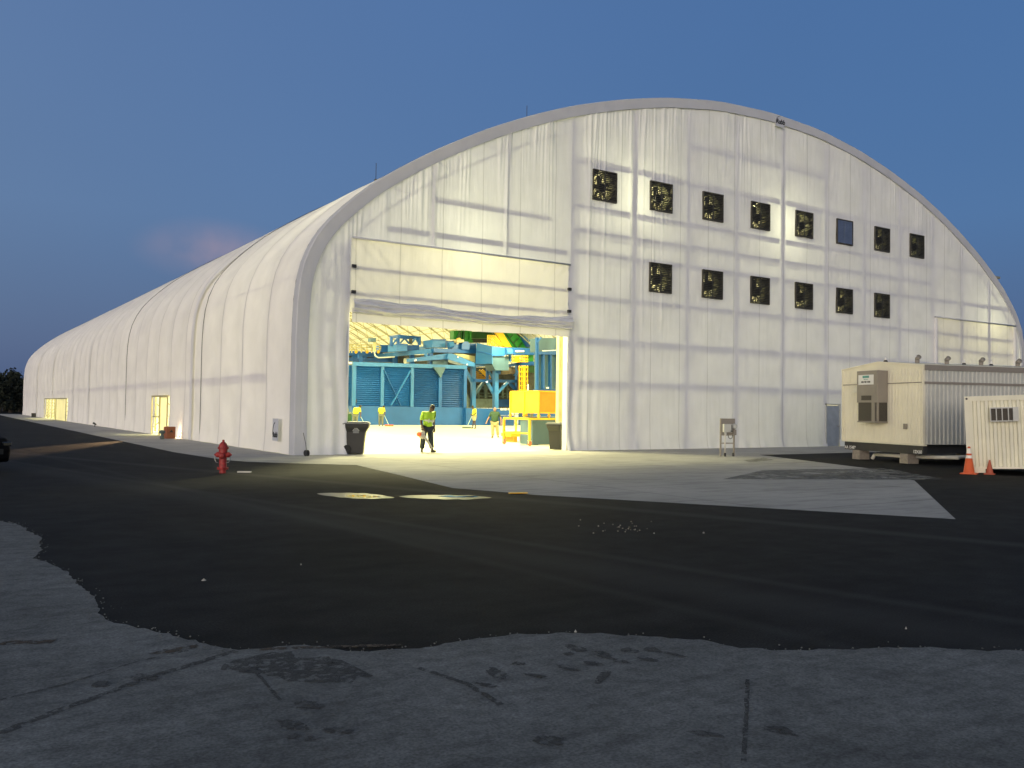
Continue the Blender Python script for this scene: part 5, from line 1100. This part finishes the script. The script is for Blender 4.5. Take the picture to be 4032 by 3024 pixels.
# roof vents
def roof_z(x): return ZR+.05-(ZR-ZE)*abs(x-wd*.47)/(wd*.5)
for (px, Yl, kind) in ((1903, 0, 's'), (1981, 0, 'c'), (2047, 0, 'c'), (2046, 0, 's'), (2082, 0, 's'), (2118, 0, 'c'), (2142, 0, 's'), (2199, 0, 'c')):
    # vents stand along the roof: solve along the sight line for a given x in the trailer
    xl = wd*.5 if px < 2000 else wd*.62
    d_ = _F + _R*((px*D-2016)/FPX); best = None
    for q in np.linspace(.2, LT-.5, 240):
        wp = tr.matrix_world @ Vector((xl, q, 3.3)); r_ = wp-CAM; sx_ = 2016+FPX*(r_.dot(_R)/r_.dot(_F))
        if best is None or abs(sx_-px*D) < best[0]: best = (abs(sx_-px*D), q)
    q = best[1]; z0 = roof_z(xl)-.03; s = 1.25
    if kind == 's': b = MB().lathe([(.09, 0), (.05, .09)], (xl, q, z0), 12); b.build('pipe_boot', 'ink', tr); MB().tube((xl, q, z0+.05), (xl, q, z0+.20), .04, n=10).build('vent_pipe', 'whitep', tr, smooth=True)
    else: b = MB().tube((xl, q, z0), (xl, q, z0+.17), .075, n=12).tube((xl, q, z0+.17), (xl+.12, q-.03, z0+.24), .07, .085, n=12).sphere((xl, q, z0+.18), .08, 10); b.build('gooseneck_vent', 'ac', tr, smooth=True)

# ------------------------------------------------------------------ container office
dC = Vector((.49, -.872, 0)).normalized()
ctn = thing('site_container', (14.60, -14.48, .02), 'cream corrugated site container with a window air conditioner at the right edge', 'container', rot=(0, 0, math.atan2(dC.y, dC.x)))
ctn.matrix_world = Matrix.Translation((14.60, -14.48, .02)) @ Matrix.Rotation(math.atan2(dC.y, dC.x), 4, 'Z') @ Matrix.Rotation(R(-2.3), 4, 'Y')
ctn.rotation_euler = ctn.matrix_world.to_euler()
LC, HC, DC = 6.0, 2.13, 2.4; GP = .36
b = MB(); n = 30; sw = (LC-.24)/n
for i in range(n):
    xx = .12+i*sw; za, zb = .17, HC-.13; y_o, y_i = .01, .055
    vs = [(xx, y_o, za), (xx+sw*.38, y_o, za), (xx+sw*.5, y_i, za), (xx+sw*.88, y_i, za), (xx+sw, y_o, za)]; vs += [(x, y, zb) for x, y, _ in vs]
    b.add(vs, [(k, k+1, 6+k, 5+k) for k in range(4)])
b.build('corrugated_wall', 'cont', ctn)
MB().box((0, -.005, 0), (.12, .12, HC)).build('corner_post', 'cont', ctn); MB().box((LC-.12, 0, 0), (LC, .12, HC)).build('corner_post', 'cont', ctn)
MB().box((.121, .0, HC-.13), (LC-.12, .10, HC-.001)).build('top_rail', 'cont', ctn)
b = MB().box((.121, .0, .11), (LC-.12, .10, .17)).box((.121, .0, 0), (.45, .10, .11)).box((2.1, 0, 0), (2.6, .1, .11)).box((3.4, 0, 0), (3.9, .1, .11)).box((5.5, 0, 0), (LC-.12, .1, .11)); b.build('bottom_rail', 'cont', ctn)
MB().box((0, .121, 0.02), (.03, DC, HC)).box((LC-.03, .121, 0), (LC, DC, HC)).box((0.03, DC-.05, 0), (LC-.03, DC, HC)).box((.03, .15, HC-.03), (LC-.03, DC-.05, HC-.005)).build('shell', 'cont', ctn)
MB().tube((.06, -.008, HC-.07), (.06, .02, HC-.07), .03, n=12).build('corner_casting', 'ink', ctn)
b = MB()
for i in range(n): xx = .12+i*sw; b.box((xx+sw*.45, -.002, HC-.145), (xx+sw*.95, .02, HC-.13))
b.build('shadow_lip', 'cont', ctn)
wx, wz = .62, 1.41; b = MB().box((wx, -.16, wz), (wx+.68, .05, wz+.03)).box((wx, -.16, wz+.36), (wx+.68, .05, wz+.39)).box((wx+.55, -.17, wz+.03), (wx+.68, .05, wz+.36))
for k_ in (0, .14, .28, .43): b.box((wx+k_, -.17, wz+.03), (wx+k_+.025, .05, wz+.36))
wac = b.build('window_unit', 'siding', ctn); MB().box((wx+.02, -.10, wz+.031), (wx+.54, .04, wz+.359)).build('coil', 'ac_dk', wac)
# ------------------------------------------------------------------ cones
def cone(loc, h, r, m, label, bands=True):
    o = thing('traffic_cone', loc, label, 'cone', 'traffic cones by the container', rz=.4)
    MB().lathe([(r, .03), (r*.93, .05), (.03*h/.75+.005, h*.985), (.02, h)], n=22).build('cone_body', m, o, smooth=True)
    MB().box((-r*1.35, -r*1.35, 0), (r*1.35, r*1.35, .032)).build('base', m, o, bevel=.008)
    if bands:
        rr = lambda z: r*.93+(.035-r*.93)*(z-.05)/(h-.05)
        for za, zb in ((.56, .70), (.71*h/.75*.70, .0)): 
            if zb: MB().lathe([(rr(za*h/.75)+.003, za*h/.75), (rr(zb*h/.75)+.003, zb*h/.75)], n=22, cap=False).build('reflective_collar', 'reflect', o, smooth=True)
        MB().lathe([(rr(.43*h/.75)+.003, .43*h/.75), (rr(.51*h/.75)+.003, .51*h/.75)], n=22, cap=False).build('reflective_collar', 'reflect', o, smooth=True)
    return o
cone((14.43, -14.62, 0), .76, .155, 'orange', 'tall orange cone with two white collars at the container corner')
cone((14.82, -14.98, 0), .40, .10, 'orange_dk', 'short faded orange cone without collars right of the tall one', False)

# ------------------------------------------------------------------ things along the long side wall
g_ = gd(366, 947.5)
sp_ = thing('speaker_box', (g_.x, g_.y, .006), 'brown wooden box standing on the path beside the lit side door', 'box', rz=.2)
MB().box((-.20, -.2, 0), (.20, .2, .56)).build('case', 'wood', sp_, bevel=.012); MB().prism([(-.10, -.204, .30), (.10, -.204, .30), (.0, -.204, .42)], (0, .004, 0)).build('arrow_mark', 'dark', sp_); MB().box((-.19, -.203, .26), (.19, -.201, .27)).build('seam', 'dark', sp_)
g_ = gd(350, 949); cn_ = thing('standing_ashtray', (g_.x, g_.y, .006), 'small dark urn left of the brown box by the side door', 'ashtray')
MB().lathe([(.09, 0), (.10, .12), (.06, .22), (.08, .26), (.14, .30), (.13, .38), (.05, .42), (.02, .42)], n=14).build('urn', 'grey_m', cn_, smooth=True)
g_ = gd(377, 946.5); fl = thing('ground_floodlight', (g_.x+.25, g_.y+.05, .006), 'small lit floodlight on the ground behind the brown box', 'lamp')
M['lit'] = mat('lit_lamp', (1, .9, .7), .5, var=0, emit=(1, .72, .35, 18))
MB().box((-.03, -.06, .0), (.03, .06, .04)).box((-.02, -.09, .05), (.03, .09, .17)).build('lamp_body', 'dark', fl); MB().box((.031, -.08, .06), (.037, .08, .16)).build('lamp_lens', 'lit', fl)
point_lamp((g_.x+.18, g_.y+.05, .22), 45, .05, (1, .72, .42))
l = bpy.data.lights.new('door_spill', 'SPOT'); l.energy = 5200; l.color = (1, .62, .30); l.spot_size = R(11); l.spot_blend = .8; l.shadow_soft_size = .05
o = bpy.data.objects.new('door_spill', l); a_, b_ = gd(350, 946), gd(30, 978); o.location = (a_.x, a_.y+1.2, .8); o.rotation_euler = (Vector((b_.x, b_.y, -.2))-o.location).to_track_quat('-Z', 'Y').to_euler(); col.objects.link(o)
w_ = gd(334, 925)
g_ = ground(153, 1643); u_ = thing('equipment_box', (-.35, g_.y if 40 < g_.y < 95 else 78, .006), 'tiny dark box at the far end of the long wall', 'box')
MB().box((-.2, -.3, 0), (.2, .3, .45)).build('case', 'dark', u_); MB().box((-.205, -.12, .05), (-.201, .12, .35)).build('label_plate', 'ac', u_)
g_ = gd(204, 916)
v_ = thing('wall_spotlight', (-.3, hit(205*D, 913*D, 0, -.3).y, .006), 'little dark spotlight on a stake at the foot of the long wall', 'lamp')
MB().tube((0, 0, 0), (0, 0, .18), .02).build('stake', 'dark', v_); MB().tube((-.10, -.08, .26), (.08, .08, .16), .07, .05).build('lamp_head', 'dark', v_)
g_ = ground(1207, 1797); v_ = thing('cable_reel', (g_.x, g_.y, .006), 'black cable reel lying at the foot of the front wall corner', 'reel')
MB().lathe([(.03, -.05), (.10, -.05), (.10, -.035), (.06, -.03), (.06, .03), (.10, .035), (.10, .05), (.03, .05)], (0, 0, .10), 14, (1, .3, 0)).build('drum', 'ink', v_); MB().path([(0, 0, .15), (-.02, .05, .4), (-.06, .08, .6), (-.09, .1, .75)], .01, 5).build('cable', 'ink', v_)

# dark car whose nose enters at the left edge
gN = ground(-75, 1862)
car = thing('parked_car', (gN.x, gN.y, 0), 'dark parked car of which only the nose shows at the left edge', 'car', rz=FA-.35)
# local x forward, nose at x=0, body runs to -4.5; z up
prof = [(0, .28), (.03, .50), (-.02, .66), (-.12, .76), (-.95, .88), (-1.55, 1.28), (-2.9, 1.34), (-3.7, .95), (-4.45, .88), (-4.5, .35)]
hwid = .88; vs = []
for yv, kx in ((-hwid, .93), (-hwid*.8, 1), (hwid*.8, 1), (hwid, .93)):
    vs.append([(x if x < -.3 else x-(.18 if abs(yv) > hwid*.9 else 0), yv*(.82 if z > 1.0 else 1), z) for x, z in prof] + [(-4.3, yv, .22), (-.2, yv, .20)])
b = MB(); n = len(vs[0]); flat = [p for r_ in vs for p in r_]
fs = [(k*n+i, k*n+(i+1) % n, (k+1)*n+(i+1) % n, (k+1)*n+i) for k in range(3) for i in range(n)] + [tuple(range(n)), tuple(range(4*n-1, 3*n-1, -1))]
b.add(flat, fs); b.build('body', 'carp', car, bevel=.03)
for x in (-.85, -3.6):
    for y in (-.84, .84):
        wh = MB().lathe([(.20, -.10), (.31, -.10), (.33, -.07), (.33, .07), (.31, .10), (.20, .10)], (x, y, .33), 22, (0, 1, 0)).build('wheel', 'rubber', car); MB().lathe([(.02, -.08), (.20, -.08), (.20, .08), (.02, .08)], (x, y, .33), 14, (0, 1, 0)).build('rim', 'steel', wh)
MB().box((-1.5, -.74, .92), (-2.8, -.715, 1.24)).box((-1.5, .715, .92), (-2.8, .74, 1.24)).build('side_window', 'glass', car)
MB().box((.0, -.5, .40), (.07, .5, .52)).build('bumper', 'black', car)
for y in (-.66, .66): MB().box((-.22, y-.12, .58), (.0, y+.12, .68)).build('headlight', 'glass', car, bevel=.02)

# litter and curb chips
lit = [((1520, 1153), .10, .03), ((1413, 1154), .07, .04), ((1372, 1146), .05, .03), ((650, 1222), .04, .03), ((1957, 1361), .05, .04), ((1243, 1368), .07, .02), ((440, 1256), .12, .03)]
for i, (p, a_, b_) in enumerate(lit):
    g_ = gd(*p); lb_ = ['white', 'pale', 'small pale', 'tiny white', 'white round', 'flat pale', 'long pale'][i]
    pos = ['right of the puddles on the asphalt', 'in the middle of the asphalt', 'left of the middle on the asphalt', 'alone on the left asphalt', 'near the lower right asphalt', 'at the edge of the worn concrete', 'on the dark asphalt below the hydrant'][i]
    o = MB().add(*(lambda c, s: ([(s*c*(.5+.5*random.random())*math.cos(t), s*c*.6*math.sin(t), 0) for t in np.linspace(0, 5.2, 6)] + [(0, 0, .02)], [(i_, (i_+1) % 6, 6) for i_ in range(6)] + [(5, 4, 3, 2, 1, 0)]))(1, a_*.25)).build('litter', 'paper')
    o.location = (g_.x, g_.y, .008); tag(o, f'{lb_} scrap of litter {pos}', 'litter')
b = MB()
for i in range(30):
    g_ = gd(random.gauss(1345, 48), random.gauss(1142, 7)); s = random.uniform(.006, .013); b.sphere((g_.x, g_.y, .004+s*.5), s, 5, (1, 1, .7))
tag(b.build('gravel_crumbs', 'block'), 'scatter of pale crumbs on the asphalt', 'crumbs', kind='stuff')
g_ = gd(1119, 1067); o = MB().box((-.18, -.04, 0), (.18, .04, .02)).build('yellow_strip', 'yellow'); o.location = (g_.x, g_.y, .008); o.rotation_euler = (0, 0, -.3); tag(o, 'short yellow strip lying at the edge of the apron', 'strip')
g_ = gd(528, 1021); o = MB().box((-.16, -.05, 0), (.16, .05, .03)).build('wood_offcut', 'pvc'); o.location = (g_.x, g_.y, .004); o.rotation_euler = (0, 0, -.5); tag(o, 'pale offcut of wood on the asphalt right of the hydrant', 'offcut')

# ------------------------------------------------------------------ trees beyond
def tree(x, y, h, r, seed, label):
    rg_ = random.Random(seed); o = thing('pine_tree' if False else 'tree', (x, y, 0), label, 'tree', 'trees beyond the far end of the hangar')
    b = MB().tube((0, 0, 0), (.2, 0, h*.55), .32, .16, 8)
    for i in range(5): a_ = rg_.uniform(0, 6.28); b.tube((.1, 0, h*(.3+.06*i)), (r*.6*math.cos(a_), r*.6*math.sin(a_), h*(.55+.06*i)), .1, .04, 5)
    b.build('trunk', 'bark', o)
    b = MB(); cl_ = []
    for i in range(26):
        a_ = rg_.uniform(0, 6.28); t = rg_.uniform(.12, 1); rr = r*math.sqrt(rg_.random())*(1.15-.6*t); cl_.append((rr*math.cos(a_), rr*math.sin(a_), h*(.12+.85*t), r*rg_.uniform(.22, .42)))
    for (cx, cy, cz, cr2) in cl_:
        for k in range(55):
            u_ = Vector((rg_.gauss(0, 1), rg_.gauss(0, 1), rg_.gauss(0, 1))).normalized()*cr2*rg_.uniform(.6, 1.08); c_ = Vector((cx, cy, cz))+u_
            a1 = Vector((rg_.gauss(0, 1), rg_.gauss(0, 1), rg_.gauss(0, 1))).normalized()*.28; a2 = a1.cross(u_).normalized()*.22
            b.add([c_-a1, c_+a2, c_+a1, c_-a2], [(0, 1, 2, 3)])
    b.build('crown', 'leaf', o)
rt_ = random.Random(5); desc = ['round topped dark tree', 'ragged dark tree', 'low broad dark tree', 'tall dark tree', 'bushy dark tree', 'slim dark tree', 'dense dark tree']
pos_ = ['at the left edge of the photo', 'second from the left edge', 'third from the left edge', 'touching the far corner of the hangar', 'just behind the far corner of the hangar']
for i in range(5):
    px = (-60, 0, 45, 82, 130)[i]; d_ = _F + _R*((px-2016)/FPX); d_ = Vector((d_.x, d_.y, 0)).normalized(); dist = (150, 165, 158, 170, 176)[i]
    p = CAM+d_*dist; tree(p.x, p.y, (5.6, 5.2, 6.0, 5.4, 5.4)[i], (3.6, 4.2, 3.6, 3.2, 4)[i], i+3, f'{desc[i]} {pos_[i]}')
for i in range(4):
    px = (20, 62, -30, 100)[i]; d_ = _F + _R*((px-2016)/FPX); d_ = Vector((d_.x, d_.y, 0)).normalized(); p = CAM+d_*182
    tree(p.x, p.y, 5.4, 5, 30+i, f'{desc[i+1]} of the back row, ' + ['behind the second tree from the left', 'behind the third tree from the left', 'behind the leftmost tree', 'behind the hangar corner'][i])
hb = MB()
rg_ = random.Random(9)
for i in range(2600):
    t = rg_.random(); d0 = CAM+Vector((-.17, 1, 0)).normalized()*175; p = Vector((-75+60*t, 140+rg_.uniform(-2, 3), rg_.random()**1.3*3.6)); a1 = Vector((rg_.gauss(0, 1), rg_.gauss(0, 1), rg_.gauss(0, 1))).normalized()*.5; a2 = Vector((rg_.gauss(0, 1), rg_.gauss(0, 1), rg_.gauss(0, 1))).normalized()*.4; hb.add([p-a1, p+a2, p+a1, p-a2], [(0, 1, 2, 3)])
tag(hb.build('undergrowth', 'leaf'), 'dark undergrowth below the far trees', 'undergrowth', kind='stuff')

scene.cycles.max_bounces = 8; scene.cycles.diffuse_bounces = 5; scene.cycles.glossy_bounces = 3; scene.cycles.transmission_bounces = 6; scene.cycles.sample_clamp_indirect = 6
scene.cycles.caustics_reflective = False; scene.cycles.caustics_refractive = False
